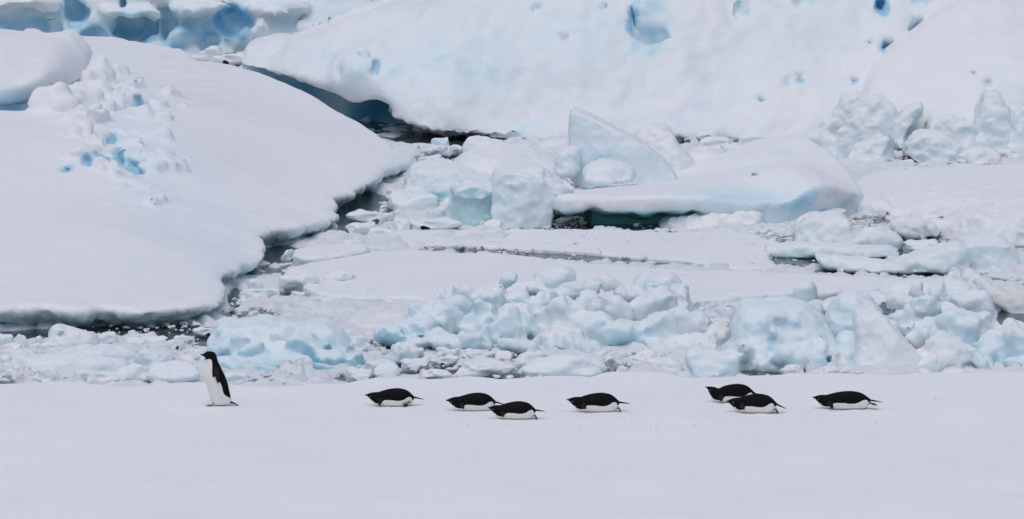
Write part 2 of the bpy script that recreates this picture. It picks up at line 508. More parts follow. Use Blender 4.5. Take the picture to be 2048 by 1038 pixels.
# --- snow-covered hummock on the left
HUM = [(-260, 645, 66.6), (0, 640, 66.8), (200, 640, 66.8), (400, 635, 67.0), (440, 600, 68.9), (540, 530, 72.5), (680, 440, 77.8), (770, 365, 82.7), (830, 325, 85.6),
       (760, 277, 88.5), (640, 209, 90), (560, 169, 91), (490, 138, 92), (400, 124, 94), (-260, 550, 70.5), (0, 550, 70.5), (0, 450, 74.5), (-260, 450, 74.5), (0, 350, 78.5),
       (-260, 350, 78.5), (0, 240, 83), (-260, 240, 83), (200, 300, 80), (200, 450, 74), (200, 550, 70.3), (350, 450, 75), (350, 300, 81), (450, 300, 82.5), (600, 350, 82.3),
       (600, 270, 86), (450, 200, 88), (350, 160, 90.5), (220, 175, 86.8), (100, 200, 85.5), (560, 420, 78.6), (500, 500, 74.2), (330, 560, 70.2)]
hp = np.array([at(*q) for q in HUM]); HUMF = tps(hp[:, :2], hp[:, 2], 2e-3)
def hit(u, v, f, y0=66, y1=104):
    ys = np.linspace(y0, y1, 1500); dx, dy, dz = ray(u, v); t = ys / dy
    z = CAM_Z + dz * t; k = np.argmax(z < f(dx * t, ys)); return np.array([dx * t[k], ys[k], z[k]])
def build_hummock():
    base = [ground(u, v)[:2] for u, v in [(-330, 668), (-100, 666), (0, 668), (90, 662), (150, 670), (215, 664), (280, 668), (350, 660), (410, 657), (452, 646), (464, 625), (458, 596), (478, 580),
                                          (505, 565), (545, 560), (556, 548), (535, 512), (560, 500), (610, 494), (680, 478), (692, 462), (684, 432), (720, 418), (772, 392),
                                          (782, 378), (838, 356), (850, 343)]]
    base += [at(u, v, y)[:2] + np.array([.1, .5]) for u, v, y in [(760, 265, 88.5), (640, 195, 90), (560, 160, 91), (490, 135, 92), (400, 122, 94.5)]]
    base += [np.array((-6.3, 97)), np.array((-8, 99)), np.array((-12.5, 99))]
    base = np.array(base)
    cracks = []
    for u, v, ru, rv, rot, dep in [(222, 272, 9, 22, .2, .5), (236, 308, 9, 22, .55, .45), (262, 332, 9, 20, .8, .4), (283, 213, 12, 24, .6, .3), (250, 195, 8, 16, .7, .25), (180, 325, 26, 5, -.45, .22),
                                   (135, 338, 14, 4, .6, .2), (205, 316, 6, 14, .9, .2), (150, 187, 14, 5, 0, .2), (40, 216, 55, 7, -.05, .25), (240, 320, 5, 12, .4, .25)]:
        c = hit(u, v, HUMF); k = mpp(c[1]); cracks.append((c, (ru * k, dep * 1.3, rv * k * 1.7), (0, -rot, 0)))
    rid = []
    R = random.Random(4)
    for u, v, r in [(205, 130, 24), (232, 150, 22), (262, 175, 20), (250, 205, 24), (275, 240, 26), (310, 215, 16), (325, 245, 20), (300, 275, 28), (185, 245, 30), (150, 270, 30), (195, 290, 26),
                    (165, 310, 24), (205, 335, 26), (285, 320, 24), (310, 340, 22), (265, 290, 18), (290, 380, 20), (305, 410, 16), (340, 190, 24), (370, 215, 22), (220, 225, 22), (130, 245, 26),
                    (240, 265, 13), (250, 355, 20), (235, 375, 16), (185, 162, 40), (150, 204, 38), (205, 190, 34), (110, 222, 40), (330, 330, 30)]:
        c = hit(u, v, HUMF); k = mpp(c[1])
        rid.append((c + np.array([0, .15, R.uniform(-.35, .0) * r * k]), (r * k * R.uniform(.9, 1.4), r * k * 1.8, r * k * R.uniform(.8, 1.1)), (0, R.uniform(-.5, .5), R.uniform(-.5, .5))))
    def fn(X, Y, Z):
        d2 = poly_sdf(X[:, :, 0], Y[:, :, 0], base)[:, :, None]
        d2 = d2 + .05 * np.sin(X * 5.1 + 1.3 * np.sin(Y * 2)) + .5 * np.clip((.28 - Z) / .28, 0, 1) ** 1.3
        H = HUMF(X[:, :, 0], Y[:, :, 0])[:, :, None]
        d = smax(d2 * .9, (Z - H) * .95, .28)
        d = np.ascontiguousarray(d)
        for i, (c, r, rot) in enumerate(rid): blend(d, X, Y, Z, c, r, rot, .07, False, (ell, shard, rbox)[i % 3] if r[0] < .36 else ell, .4)
        for c, r, rot in cracks: blend(d, X, Y, Z, c, r, rot, .03, True, ell, .25)
        return d
    def disp(p, n):
        u, v = proj(p)
        low = 1 - sstep(.15, .42, p[:, 2])
        f1, f2, b = worley(p * np.array([1, 1, .5]), .12, 71); g1, g2, b2 = worley(p, .42, 75)
        r = .03 * fbm(p, 1.5, 4, 77) + .006 * fbm(p, .25, 2, 79) + low * (.09 * (.45 - f1) + .11 * (.5 - g1))
        jag = spot(u, v, 270, 270, 120, 190, -.4, .4)
        return r + jag * (.02 * fbm(p, .3, 3, 82))
    def attr(p, n):
        u, v = proj(p); ice = np.zeros(len(p))
        for c, r, rot in cracks:
            ice = np.maximum(ice, .62 * sstep(.07, -.01, ell(p[:, 0], p[:, 1], p[:, 2], c, r, rot)))
        ice = np.maximum(ice, .16 * spot(u, v, 290, 300, 70, 170, -.35, .7))
        ice = np.maximum(ice, .12 * spot(u, v, 420, 450, 60, 150, -.5, .8))
        for s in [(268, 528, 7, 14), (218, 500, 4, 4), (3, 480, 5, 8), (310, 610, 4, 4), (345, 545, 5, 3), (795, 325, 26, 18)]:
            ice = np.maximum(ice, .3 * spot(u, v, *s, soft=.8) * (.3 + .7 * (vnoise(p / .05, 3) > 0)))
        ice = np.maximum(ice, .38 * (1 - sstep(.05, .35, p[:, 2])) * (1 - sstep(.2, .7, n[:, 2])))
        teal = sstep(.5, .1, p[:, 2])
        return {'ice': ice, 'teal': teal, 'dirt': .5 * spot(u, v, 380, 170, 150, 60)}
    make_body('ice_hummock', fn, (-12.6, 65.0, -.25), (-1.2, 99.5, 2.6), .06, 'huge smooth snow-covered ice hummock with blue cracks filling the left side', 'ice hummock', disp, attr, M_ICE)
build_hummock()

def relief(name, outline, ctrl, T, h, label, cat, holes=(), adds=(), disp=None, spots=(), rnd=.15, base_ice=0., teal=0., mat=None, lam=1e-3, zmin=-.2, smooth=1, dirt=0., aprim=ell):
    """A thick body: outline in the vertical plane, front face given by control points, thickness T behind it."""
    c = np.array([at(*q) for q in ctrl]); F = tps(c[:, [0, 2]], c[:, 1], lam)
    ym = c[:, 1].mean()
    # each outline point is stood at the distance the front face has there
    o3 = []
    for u, v in (chaikin(outline, smooth) if smooth else np.array(outline, float)):
        y = ym
        for _ in range(6):
            p = at(u, v, y); y = float(np.clip(F(p[0], p[2]), c[:, 1].min() - 1, c[:, 1].max() + 2))
        o3.append(at(u, v, y))
    o3 = np.array(o3); poly = o3[:, [0, 2]]
    hl = []
    for u, v, ru, rv, dep, rot, ic in holes:
        y = ym
        for _ in range(6):
            p = at(u, v, y); y = float(F(p[0], p[2]))
        k = mpp(y); hl.append((at(u, v, y), (ru * k, dep, rv * k), (0, -rot, 0), (u, v, ru, rv, rot, ic)))
    ad = []
    for u, v, ru, rv, dep, rot, off in adds:
        y = ym
        for _ in range(6):
            p = at(u, v, y); y = float(F(p[0], p[2]))
        k = mpp(y); ad.append((at(u, v, y) + np.array([0, off, 0]), (ru * k, dep, rv * k), (0, -rot, 0)))
    lo = np.array([poly[:, 0].min() - .3, o3[:, 1].min() - .9, max(zmin, poly[:, 1].min() - .3)])
    hi = np.array([poly[:, 0].max() + .3, o3[:, 1].max() + T + .2, poly[:, 1].max() + .3])
    def fn(X, Y, Z):
        d2 = poly_sdf(X[:, 0, :], Z[:, 0, :], poly)[:, None, :]
        f = np.clip(F(X[:, 0, :], Z[:, 0, :]), lo[1] + .3, hi[1])[:, None, :]
        d = smax(smax(d2, (f - Y) * .85, rnd), (Y - f - T) * .85, rnd)
        d = np.ascontiguousarray(d)
        for cc, r, rot in ad: blend(d, X, Y, Z, cc, r, rot, .05, False, aprim)
        for cc, r, rot, _ in hl: blend(d, X, Y, Z, cc, r, rot, float(np.clip(.25 * min(r[0], r[2], r[1]), .025, .08)), True)
        return d
    def attr(p, n):
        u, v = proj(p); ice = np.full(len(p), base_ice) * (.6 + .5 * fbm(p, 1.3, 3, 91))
        for *_, (su, sv, ru, rv, rot, ic) in hl: ice = np.maximum(ice, ic * spot(u, v, su, sv, ru * 1.12, rv * 1.12, rot, .3) * (.8 + .3 * fbm(p, .3, 2, 95)))
        for su, sv, ru, rv, rot, ic in spots: ice = np.maximum(ice, ic * spot(u, v, su, sv, ru, rv, rot, .8) * (.75 + .5 * fbm(p, .5, 3, 97)))
        return {'ice': np.clip(ice, 0, 1), 'teal': np.full(len(p), teal), 'dirt': np.full(len(p), dirt)}
    return make_body(name, fn, lo, hi, h, label, cat, disp or snow_disp(.03, .8), attr, mat)

# --- rounded snow cap resting on the hummock, far left
relief('snow_dome', [(-260, 76), (0, 86), (35, 80), (62, 78), (112, 90), (142, 97), (164, 110), (170, 130), (160, 160), (116, 188), (70, 196), (35, 216), (-30, 222), (-260, 224)],
       [(-250, 220, 84.2), (0, 214, 84.4), (100, 195, 85.7), (130, 185, 86.2), (175, 150, 87.7), (0, 140, 85.0), (-250, 140, 85), (100, 140, 85.4), (0, 80, 87.5), (60, 72, 88), (150, 95, 88), (-250, 75, 87.5)],
       1.6, .06, 'rounded snow cap with a blue shaded underside on top of the left hummock', 'snow cap',
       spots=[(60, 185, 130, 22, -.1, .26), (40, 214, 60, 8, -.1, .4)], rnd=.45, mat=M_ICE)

# --- far iceberg wall, upper left: blue ice under overhanging snow lips
relief('blue_iceberg', [(-260, -160), (300, -160), (950, -160), (930, 30), (800, 118), (560, 116), (300, 116), (-260, 116)],
       [(-250, 112, 109), (300, 114, 109), (800, 112, 109), (-250, 30, 109.8), (300, 55, 110.0), (700, 50, 109.8), (-250, -60, 109.6), (300, -20, 109.4), (800, -40, 110), (0, -150, 112), (500, -150, 112), (900, -150, 112)],
       3.0, .07, 'distant iceberg wall with bright blue hollows under white snow lips, upper left', 'iceberg',
       holes=[(150, 20, 28, 30, .7, .5, .72), (270, 55, 45, 34, .55, .3, .7), (465, 45, 38, 38, .7, 0, .85), (60, 55, 50, 24, .35, 0, .6), (570, 92, 20, 20, .6, .2, .8), (190, 78, 30, 26, .5, 0, .66), (340, 50, 22, 44, .4, .2, .6),
              (690, 60, 40, 22, .3, 0, .45), (420, 85, 20, 22, .4, 0, .62), (865, 8, 30, 14, .5, -.5, .85), (245, 5, 7, 12, .4, 0, .8), (110, 60, 16, 40, .3, .3, .6)],
       adds=[(270, 22, 75, 17, .8, -.1, -.15), (400, 12, 70, 16, .8, .1, -.15), (40, 12, 130, 16, .8, .02, -.1), (560, 15, 70, 18, .7, 0, -.1), (480, 80, 26, 38, .4, 0, .1), (360, 85, 34, 34, .45, 0, .12),
             (310, 95, 24, 26, .4, 0, .12), (520, 60, 26, 36, .4, 0, .1), (230, 95, 24, 26, .4, 0, .15), (620, 70, 40, 30, .4, 0, .1)],
       spots=[(300, 75, 340, 48, 0, .62), (40, 60, 150, 45, 0, .52), (640, 50, 260, 55, 0, .36)], base_ice=.08,
       disp=snow_disp(.03, .7, .05, .5, 3), rnd=.12)

# --- the great iceberg behind, upper right
relief('white_iceberg', [(470, 128), (560, 102), (600, 90), (650, 72), (700, 48), (760, 30), (800, 18), (860, 4), (900, -20), (1000, -60), (1100, -170), (2330, -170), (2330, 310), (2000, 305), (1500, 292), (1380, 282), (1260, 290),
                         (1140, 294), (1060, 288), (990, 286), (940, 276), (900, 276), (850, 268), (812, 258), (768, 238), (785, 226), (750, 210), (715, 214), (680, 198), (620, 172), (560, 152), (500, 142)],
       [(490, 135, 94.6), (600, 140, 93.2), (600, 95, 94.4), (700, 120, 92.6), (700, 55, 94.2), (690, 200, 92.4), (800, 150, 92.2), (800, 245, 91.6), (800, 30, 94.2), (900, 100, 92.6), (1000, 50, 93.4), (1000, 200, 92.0), (1000, 278, 91.2),
        (1140, 285, 91.2), (1150, 150, 92.4), (1150, 30, 93.6), (1300, 200, 92.2), (1300, 280, 91.4), (1300, 60, 93.4), (1500, 270, 91.4), (1500, 150, 92.8), (1500, 20, 94), (1700, 150, 93), (1700, 280, 91.4), (1700, 0, 94.5),
        (2000, 280, 91.6), (2000, 100, 94), (2300, 280, 91.8), (2300, 50, 94.5), (1100, -150, 96.5), (1600, -150, 97), (2300, -150, 97)],
       4.0, .065, 'great white iceberg face with scattered blue hollows filling the upper right', 'iceberg',
       holes=[(1298, 55, 42, 66, .34, .25, .5), (1266, 30, 11, 40, .35, .25, .62), (752, 133, 7, 17, .35, -.1, .78), (727, 105, 8, 22, .2, .6, .26), (1765, 12, 15, 22, .5, -.3, .88), (1776, 96, 19, 14, .4, 0, .75),
              (1835, 52, 28, 14, .35, .9, .5), (1600, 160, 12, 8, .3, 0, .6), (1572, 170, 9, 4, .2, -.3, .5), (1708, 165, 9, 6, .3, -.2, .62), (1740, 85, 8, 7, .2, 0, .4), (1486, 14, 12, 22, .3, -.5, .5),
              (1130, 70, 10, 22, .12, 0, .34), (1522, 202, 10, 8, .2, 0, .35), (1210, 15, 8, 10, .2, 0, .3),
              (1075, 15, 10, 9, .2, .6, .3), (1610, -5, 22, 20, .2, 0, .3), (1840, -5, 24, 20, .3, 0, .4), (680, 148, 5, 12, .15, -.2, .25)],
       
       spots=[(930, 120, 200, 75, -.1, .34), (760, 150, 140, 45, .2, .38), (1130, 90, 170, 90, 0, .30), (1060, 260, 70, 26, 0, .26), (1640, 40, 90, 60, 0, .24), (1320, 250, 130, 26, 0, .22), (1000, 150, 70, 45, 0, .36), (1175, 70, 28, 32, 0, .32), (1410, 215, 34, 16, .5, .3), (1300, 60, 70, 80, 0, .28)], base_ice=.10,
       disp=lambda p, n: (.12 * fbm(p * np.array([1.3, 1, .8]), 1.3, 4, 101) + .012 * fbm(p, .28, 2, 103) + (1 - sstep(.0, .9, p[:, 2] - .05 * 0)) * sstep(.1, -.6, n[:, 2] - .2) * .14 * (.45 - worley(p * np.array([1, 1, .5]), .17, 105)[0])), rnd=.3)
# --- shaded ice wall under its overhang
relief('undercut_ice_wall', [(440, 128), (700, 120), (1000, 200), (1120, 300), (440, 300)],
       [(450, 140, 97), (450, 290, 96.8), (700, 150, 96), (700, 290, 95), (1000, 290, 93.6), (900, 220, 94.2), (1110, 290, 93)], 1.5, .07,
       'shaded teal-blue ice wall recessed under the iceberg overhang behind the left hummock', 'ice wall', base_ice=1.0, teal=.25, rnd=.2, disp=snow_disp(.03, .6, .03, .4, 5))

# --- snow cone standing before the iceberg at the right edge
relief('snow_mound', [(1700, 300), (1722, 215), (1738, 165), (1775, 118), (1800, 100), (1845, 68), (1885, 36), (1915, 14), (1990, -14), (2060, -40), (2330, -60), (2330, 310)],
       [(1720, 260, 90.9), (1760, 150, 92.0), (1850, 80, 92.6), (1920, 25, 93.2), (1900, 150, 91.5), (1850, 280, 90.6), (2040, 280, 90.4), (2040, 120, 91.6), (2040, 0, 92.6), (2300, 280, 90.6), (2300, 0, 92.6)],
       2.2, .07, 'smooth white snow mound rising at the upper right edge before the iceberg', 'snow mound',
       holes=[(1945, 145, 8, 12, .12, .3, .2), (1975, 165, 10, 20, .12, .4, .18), (1760, 200, 12, 8, .15, 0, .2)], spots=[(2030, 180, 60, 40, 0, .16)], rnd=.35, disp=snow_disp(.05, .9, .02, .6, 8))
# ------------------------------------------------------------------ ice in the middle distance
def terrain(name, plan, ctrl, h, label, cat, under=0., uz=.25, rnd=.15, adds=(), holes=(), disp=None, attr=None, mat=None, zlo=-.15, lam=1e-3, plan_z=None):
    """A slab or mound seen from above: plan outline, top height through control points, undercut edge."""
    c = np.array([at(*q) for q in ctrl]); F = tps(c[:, :2], c[:, 2], lam)
    P = np.array([(at(*q)[:2] if len(q) == 3 else ground(*q)[:2]) for q in plan])
    P = chaikin(P, 1)
    loc = []
    for lst, cut in ((adds, False), (holes, True)):
        for u, v, ru, rv, dep, rot in lst:
            p = hit(u, v, F, P[:, 1].min() - .5, P[:, 1].max() + 1); k = mpp(p[1]); loc.append((p, (ru * k, dep, rv * k), (0, -rot, 0), cut))
    lo = (P[:, 0].min() - .3, P[:, 1].min() - .3, zlo); hi = (P[:, 0].max() + .3, P[:, 1].max() + .3, c[:, 2].max() + .5)
    def fn(X, Y, Z):
        d2 = poly_sdf(X[:, :, 0], Y[:, :, 0], P)[:, :, None]
        wv = .09 * np.sin(X * 3.7 + 2 * np.sin(X * 1.3)) * np.sin(X * 1.9 + .5) + .03 * np.sin(X * 11)
        uu = under(X, Y) if callable(under) else under
        d2 = d2 + uu * sstep(uz + wv, uz + wv - .18, Z)
        H = F(X[:, :, 0], Y[:, :, 0])[:, :, None]
        d = np.ascontiguousarray(smax(d2 * .9, (Z - H) * .95, rnd))
        for p, r, rot, cut in loc: blend(d, X, Y, Z, p, r, rot, .05, cut)
        return d
    return make_body(name, fn, lo, hi, h, label, cat, disp or snow_disp(.02, .6), attr, mat)

# --- tilted slab with the green cave
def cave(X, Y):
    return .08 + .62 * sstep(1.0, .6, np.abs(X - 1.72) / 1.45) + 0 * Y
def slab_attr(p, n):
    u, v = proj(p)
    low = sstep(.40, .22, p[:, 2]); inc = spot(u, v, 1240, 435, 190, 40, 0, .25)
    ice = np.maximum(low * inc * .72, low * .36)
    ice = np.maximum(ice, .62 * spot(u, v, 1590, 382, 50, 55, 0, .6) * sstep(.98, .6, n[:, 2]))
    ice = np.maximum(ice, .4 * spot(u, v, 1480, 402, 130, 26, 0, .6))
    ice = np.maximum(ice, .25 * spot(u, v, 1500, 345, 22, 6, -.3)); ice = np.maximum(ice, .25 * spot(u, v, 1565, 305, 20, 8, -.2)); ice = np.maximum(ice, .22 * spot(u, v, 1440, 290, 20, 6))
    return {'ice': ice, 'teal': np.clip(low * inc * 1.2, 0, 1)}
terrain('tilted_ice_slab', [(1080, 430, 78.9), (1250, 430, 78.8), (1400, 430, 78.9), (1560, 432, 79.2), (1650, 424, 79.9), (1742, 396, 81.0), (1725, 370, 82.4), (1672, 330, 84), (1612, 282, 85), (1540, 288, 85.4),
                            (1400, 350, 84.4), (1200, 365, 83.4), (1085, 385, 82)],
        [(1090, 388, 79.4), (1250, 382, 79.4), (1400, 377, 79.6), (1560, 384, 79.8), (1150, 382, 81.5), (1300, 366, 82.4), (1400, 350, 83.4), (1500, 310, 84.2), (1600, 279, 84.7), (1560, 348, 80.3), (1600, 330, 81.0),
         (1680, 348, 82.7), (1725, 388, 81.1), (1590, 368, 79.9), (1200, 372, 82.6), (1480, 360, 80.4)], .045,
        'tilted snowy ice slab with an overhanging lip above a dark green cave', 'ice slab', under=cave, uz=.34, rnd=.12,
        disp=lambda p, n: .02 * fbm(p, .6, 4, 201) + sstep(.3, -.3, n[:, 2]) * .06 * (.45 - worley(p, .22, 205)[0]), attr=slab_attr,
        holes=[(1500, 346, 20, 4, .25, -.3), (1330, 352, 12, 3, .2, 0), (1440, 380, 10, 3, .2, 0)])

NB_ = [0]
def block(name, outline, label, cat='ice block', vb=None, y=None, T=.8, lean=.35, ice=0., teal=0., h=.035, rnd=.08, cups=.035, cell=.3, rough=.02, holes=(), adds=(), spots=(), smooth=1, dirt=0., mat=None, yaw=0., base_ice=0., crag=.035):
    """One ice piece: its outline stood upright at its distance, front leaning back, body T metres deep."""
    NB_[0] += 7
    o = np.array(outline, float); u0, u1, v0, v1 = o[:, 0].min(), o[:, 0].max(), o[:, 1].min(), o[:, 1].max()
    vb = vb or v1; y0 = y or ground((u0 + u1) / 2, vb)[1]
    k = mpp(y0); H = max((v1 - v0) * k, .05); W = (u1 - u0) * k
    dy = lambda u: yaw * (u - (u0 + u1) / 2) * k
    um = (u0 + u1) / 2; bulge = .10 * W
    ctrl = [(u0, v1, y0 + dy(u0)), (u1, v1, y0 + dy(u1)), (u0, v0, y0 + lean * H + dy(u0)), (u1, v0, y0 + lean * H + dy(u1)),
            (um, (v0 + v1) / 2, y0 + lean * H * .4 - bulge), (u0, (v0 + v1) / 2, y0 + lean * H * .5 + dy(u0) + bulge), (u1, (v0 + v1) / 2, y0 + lean * H * .5 + dy(u1) + bulge)]
    sd = NB_[0]
    ob = relief(name, outline, ctrl, T, h, label, cat, holes=holes, adds=adds, spots=spots, rnd=rnd, base_ice=base_ice, teal=0., smooth=smooth, lam=1e-2, dirt=dirt, mat=mat, aprim=shard,
                disp=lambda p, n: rough * fbm(p, .35, 4, sd) + crag * (.35 - np.abs(fbm(p, .3, 4, sd + 5, .55))) + cups * (np.minimum(worley(p + .1 * fbm(p, .4, 2, sd + 2)[:, None], cell, sd + 3)[0], 1) ** 1.5 - .4))
    ob.color = (ice * .8, teal, dirt, 1)
    return ob

# pillars and slabs left of the cave
block('ice_pillar', [(984, 462), (980, 405), (988, 352), (1020, 345), (1060, 352), (1100, 366), (1130, 384), (1112, 412), (1104, 440), (1106, 462)], 'pale blue ice pillar with a flat face left of the green cave', vb=457, T=1.8, lean=.25, ice=.36, cups=.03, cell=.22, rnd=.04, adds=[(1060, 362, 60, 14, .5, .2, .35), (1110, 380, 40, 12, .5, .1, .3)])
block('ice_pillar', [(884, 458), (900, 402), (922, 376), (960, 372), (992, 384), (994, 460)], 'greenish ice block with a flat dark facet beside the pale pillar', vb=453, T=1.4, lean=.2, ice=.55, teal=.9, cups=.025, yaw=-.2,
      adds=[(940, 388, 50, 14, .35, 0, .2)])
block('ice_chunk', [(850, 444), (868, 420), (900, 398), (912, 420), (906, 448)], 'small angular snowy chunk at the left foot of the greenish block', 'ice chunk', vb=445, T=.5, ice=.25, teal=.6)
block('ice_slab', [(806, 396), (812, 352), (850, 338), (905, 338), (960, 350), (1005, 362), (992, 392), (940, 396), (915, 402), (880, 408), (845, 398)], 'snowy slab with teal underside touching the right tip of the left hummock', 'ice slab', vb=404, T=1.5, lean=.8, ice=.4, teal=.7,
      spots=[(860, 392, 40, 8, 0, .5)])
block('ice_slab', [(895, 352), (930, 318), (990, 314), (1060, 322), (1120, 330), (1125, 365), (1060, 372), (950, 362)], 'wide white slab lying behind the pale pillar', 'ice slab', vb=368, T=1.6, lean=1.4, ice=.22, y=83.2)
block('ice_slab', [(924, 318), (928, 288), (944, 279), (985, 290), (1030, 298), (1072, 306), (1075, 322), (1000, 324)], 'long rounded snow slab with a steep grey left end below the iceberg', 'ice slab', vb=322, T=1.0, lean=.9, ice=.2)
block('ice_slab', [(1060, 306), (1080, 296), (1110, 284), (1145, 288), (1150, 305), (1100, 312)], 'low flat slab at the foot of the iceberg left of the tall fin', 'ice slab', vb=308, T=.8, ice=.15)
block('ice_boulder', [(1108, 352), (1112, 318), (1130, 302), (1156, 302), (1164, 320), (1160, 352), (1140, 358)], 'upright white boulder left of the tall blue fin', 'ice boulder', vb=356, y=82.4, T=.6, ice=.3)
block('ice_fin', [(1142, 385), (1139, 300), (1138, 232), (1152, 222), (1180, 234), (1215, 252), (1262, 276), (1305, 300), (1345, 340), (1360, 372), (1300, 388)], 'tall smooth pale blue ice fin with a sheer left edge', 'ice fin', vb=385, y=82.8, T=.9, lean=.45, ice=.32, crag=.02, cups=.015, cell=.8, rough=.012, rnd=.05, smooth=1,
      spots=[(1180, 340, 70, 40, 0, .2)])
block('ice_boulder', [(1164, 362), (1172, 338), (1210, 326), (1250, 332), (1274, 346), (1272, 362), (1240, 372), (1190, 372)], 'rounded snow boulder with a blue underside before the tall fin', 'ice boulder', vb=370, y=81.6, T=.7, ice=.3, cups=.01, lean=.6)
block('snow_heap', [(1255, 372), (1258, 300), (1272, 268), (1300, 256), (1330, 258), (1345, 272), (1352, 290), (1378, 312), (1400, 345), (1390, 372)], 'lumpy white snow heap leaning against the right side of the fin', 'snow heap', vb=372, y=83.8, T=1.0, lean=.7, ice=.06, cups=.05, cell=.25)
block('snow_heap', [(1350, 372), (1360, 330), (1385, 304), (1420, 302), (1470, 318), (1500, 330), (1440, 372)], 'low snow heap on the slab between the lumpy heap and the slab peak', 'snow heap', vb=372, y=84.4, T=.8, lean=1.2, ice=.08)

# floes with the long crack between them
def floe(label, plan, ztop, seed, ice=.2, name='ice_floe', thick=.3, dirt=0.):
    P = chaikin([ground(u, v, ztop)[:2] for u, v in plan], 2)
    lo = (P[:, 0].min() - .2, P[:, 1].min() - .2, -.14); hi = (P[:, 0].max() + .2, P[:, 1].max() + .2, ztop + .16)
    def fn(X, Y, Z):
        q = np.stack([a.ravel() for a in np.broadcast_arrays(X[:, :, 0], Y[:, :, 0], np.zeros((1, 1)))], 1)
        wob = (.05 * fbm(q, .35, 3, seed) + .08 * fbm(q, 1.2, 2, seed + 2)).reshape(len(X), -1)
        d2 = (poly_sdf(X[:, :, 0], Y[:, :, 0], P) + wob)[:, :, None]
        H = (ztop + min(.025, ztop * .2) * fbm(q, 1.3, 3, seed + 5)).reshape(len(X), -1)[:, :, None]
        return smax(d2, Z - H, .035)
    o = make_body(name, fn, lo, hi, .05, label, 'ice floe', lambda p, n: .008 * fbm(p, .2, 3, seed + 8) + sstep(.6, 0, n[:, 2]) * .04 * (.4 - worley(p, .13, seed + 9)[0]),
                  lambda p, n: {'ice': ice * sstep(.7, .2, n[:, 2]), 'dirt': np.full(len(p), dirt)}, M_ICE)
    return o
floe('flat snowy floe behind the long crack, below the green cave', [(716, 476), (760, 464), (800, 460), (1000, 457), (1320, 459), (1450, 464), (1540, 476), (1580, 498), (1525, 512), (1560, 530), (1515, 541), (1400, 526), (1250, 510), (1100, 499), (980, 492), (860, 489), (780, 488)], .06, 301, .15)
floe('broad flat snowy floe in front of the long crack, mid picture', [(560, 545), (590, 528), (700, 512), (800, 500), (850, 500), (960, 507), (1090, 517), (1130, 524), (1250, 530), (1420, 541), (1520, 547), (1640, 547), (1800, 552), (1945, 556), (1900, 566), (1700, 580), (1600, 588),
      (1420, 598), (1300, 612), (900, 612), (850, 592), (700, 590), (640, 585)], .15, 311)
floe('narrow pale floe beside the hummock, left of the long crack', [(590, 516), (600, 496), (660, 484), (720, 482), (740, 494), (700, 508), (640, 518)], .17, 321, .3)
floe('wide dimpled snow floe at the right edge below the grey jumble', [(1700, 372), (1720, 345), (1800, 338), (1900, 336), (2060, 328), (2250, 326), (2250, 392), (2060, 394), (1900, 390), (1780, 394), (1720, 390)], .16, 331)
floe('small slushy floe left of the central ice ridge', [(690, 640), (720, 618), (790, 606), (870, 604), (890, 630), (840, 650), (740, 655)], .09, 341, .1, dirt=.4)

# pieces right of the floes
block('ice_boulder', [(1592, 500), (1590, 468), (1604, 446), (1630, 432), (1655, 438), (1675, 432), (1700, 446), (1706, 468), (1745, 480), (1760, 498), (1700, 510), (1640, 508)], 'big lumpy white boulder on a teal foot beside the grey pond', 'ice boulder', vb=505, T=.9, lean=.6, ice=.22, teal=.5, cups=.05)
block('ice_boulder', [(1716, 498), (1722, 466), (1760, 460), (1796, 476), (1812, 488), (1800, 505), (1750, 510)], 'low lumpy chunk joined to the right of the big white boulder', 'ice boulder', vb=508, T=.7, ice=.28, teal=.6, y=76.4)
block('ice_slab', [(1528, 510), (1540, 496), (1600, 490), (1660, 496), (1700, 500), (1770, 498), (1805, 506), (1800, 518), (1740, 520), (1640, 518), (1560, 520)], 'long low shelf of ice under the big white boulder', 'ice slab', vb=518, T=.7, lean=.8, ice=.4, teal=.9)
block('ice_slab', [(1630, 520), (1640, 514), (1700, 518), (1780, 526), (1830, 538), (1825, 550), (1760, 548), (1660, 543)], 'thin tapering white slab on the pond before the low shelf', 'ice slab', vb=548, T=.6, lean=1.0, ice=.3, teal=.5)
block('ice_slab', [(1780, 548), (1800, 528), (1840, 512), (1890, 500), (1930, 496), (1945, 520), (1940, 548), (1880, 552)], 'grey-white tilted slab pushed up against the pale cube', 'ice slab', vb=550, T=.8, lean=.5, ice=.3, teal=.7)
block('ice_cube', [(1930, 566), (1926, 520), (1932, 490), (1960, 486), (2010, 486), (2034, 500), (2042, 540), (2040, 570)], 'pale blue cube-like ice block near the right edge', 'ice block', vb=575, y=74.0, T=1.0, lean=.2, ice=.36, cups=.012, cell=.6, rnd=.07)
block('ice_slab', [(1920, 562), (1930, 546), (1946, 540), (1985, 572), (2030, 594), (2120, 620), (2120, 690), (2050, 655), (2000, 618), (1960, 582)], 'dirty cream-coloured log-like slab sloping off the right edge', 'ice slab', vb=640, y=69.6, T=.5, lean=.5, ice=.12, teal=1, dirt=.9, cups=.015)
block('snow_heap', [(1886, 500), (1905, 462), (1935, 438), (1965, 430), (2000, 440), (2048, 428), (2130, 420), (2130, 510), (2000, 520)], 'tall lumpy snow pile above the pale cube at the right edge', 'snow heap', vb=512, y=77.0, T=1.6, lean=.7, ice=.1, cups=.06, cell=.35)
block('snow_heap', [(1700, 462), (1706, 425), (1730, 402), (1775, 408), (1800, 425), (1860, 402), (1920, 394), (2000, 394), (2130, 402), (2130, 470), (1950, 468), (1860, 455), (1830, 466), (1760, 468)], 'long whaleback snow mound behind the tall pile at right', 'snow mound', vb=464, y=80.2, T=2.0, lean=1.0, ice=.16, cups=.03, cell=.6,
      holes=[(1773, 440, 4, 14, .25, -.2, .5)])
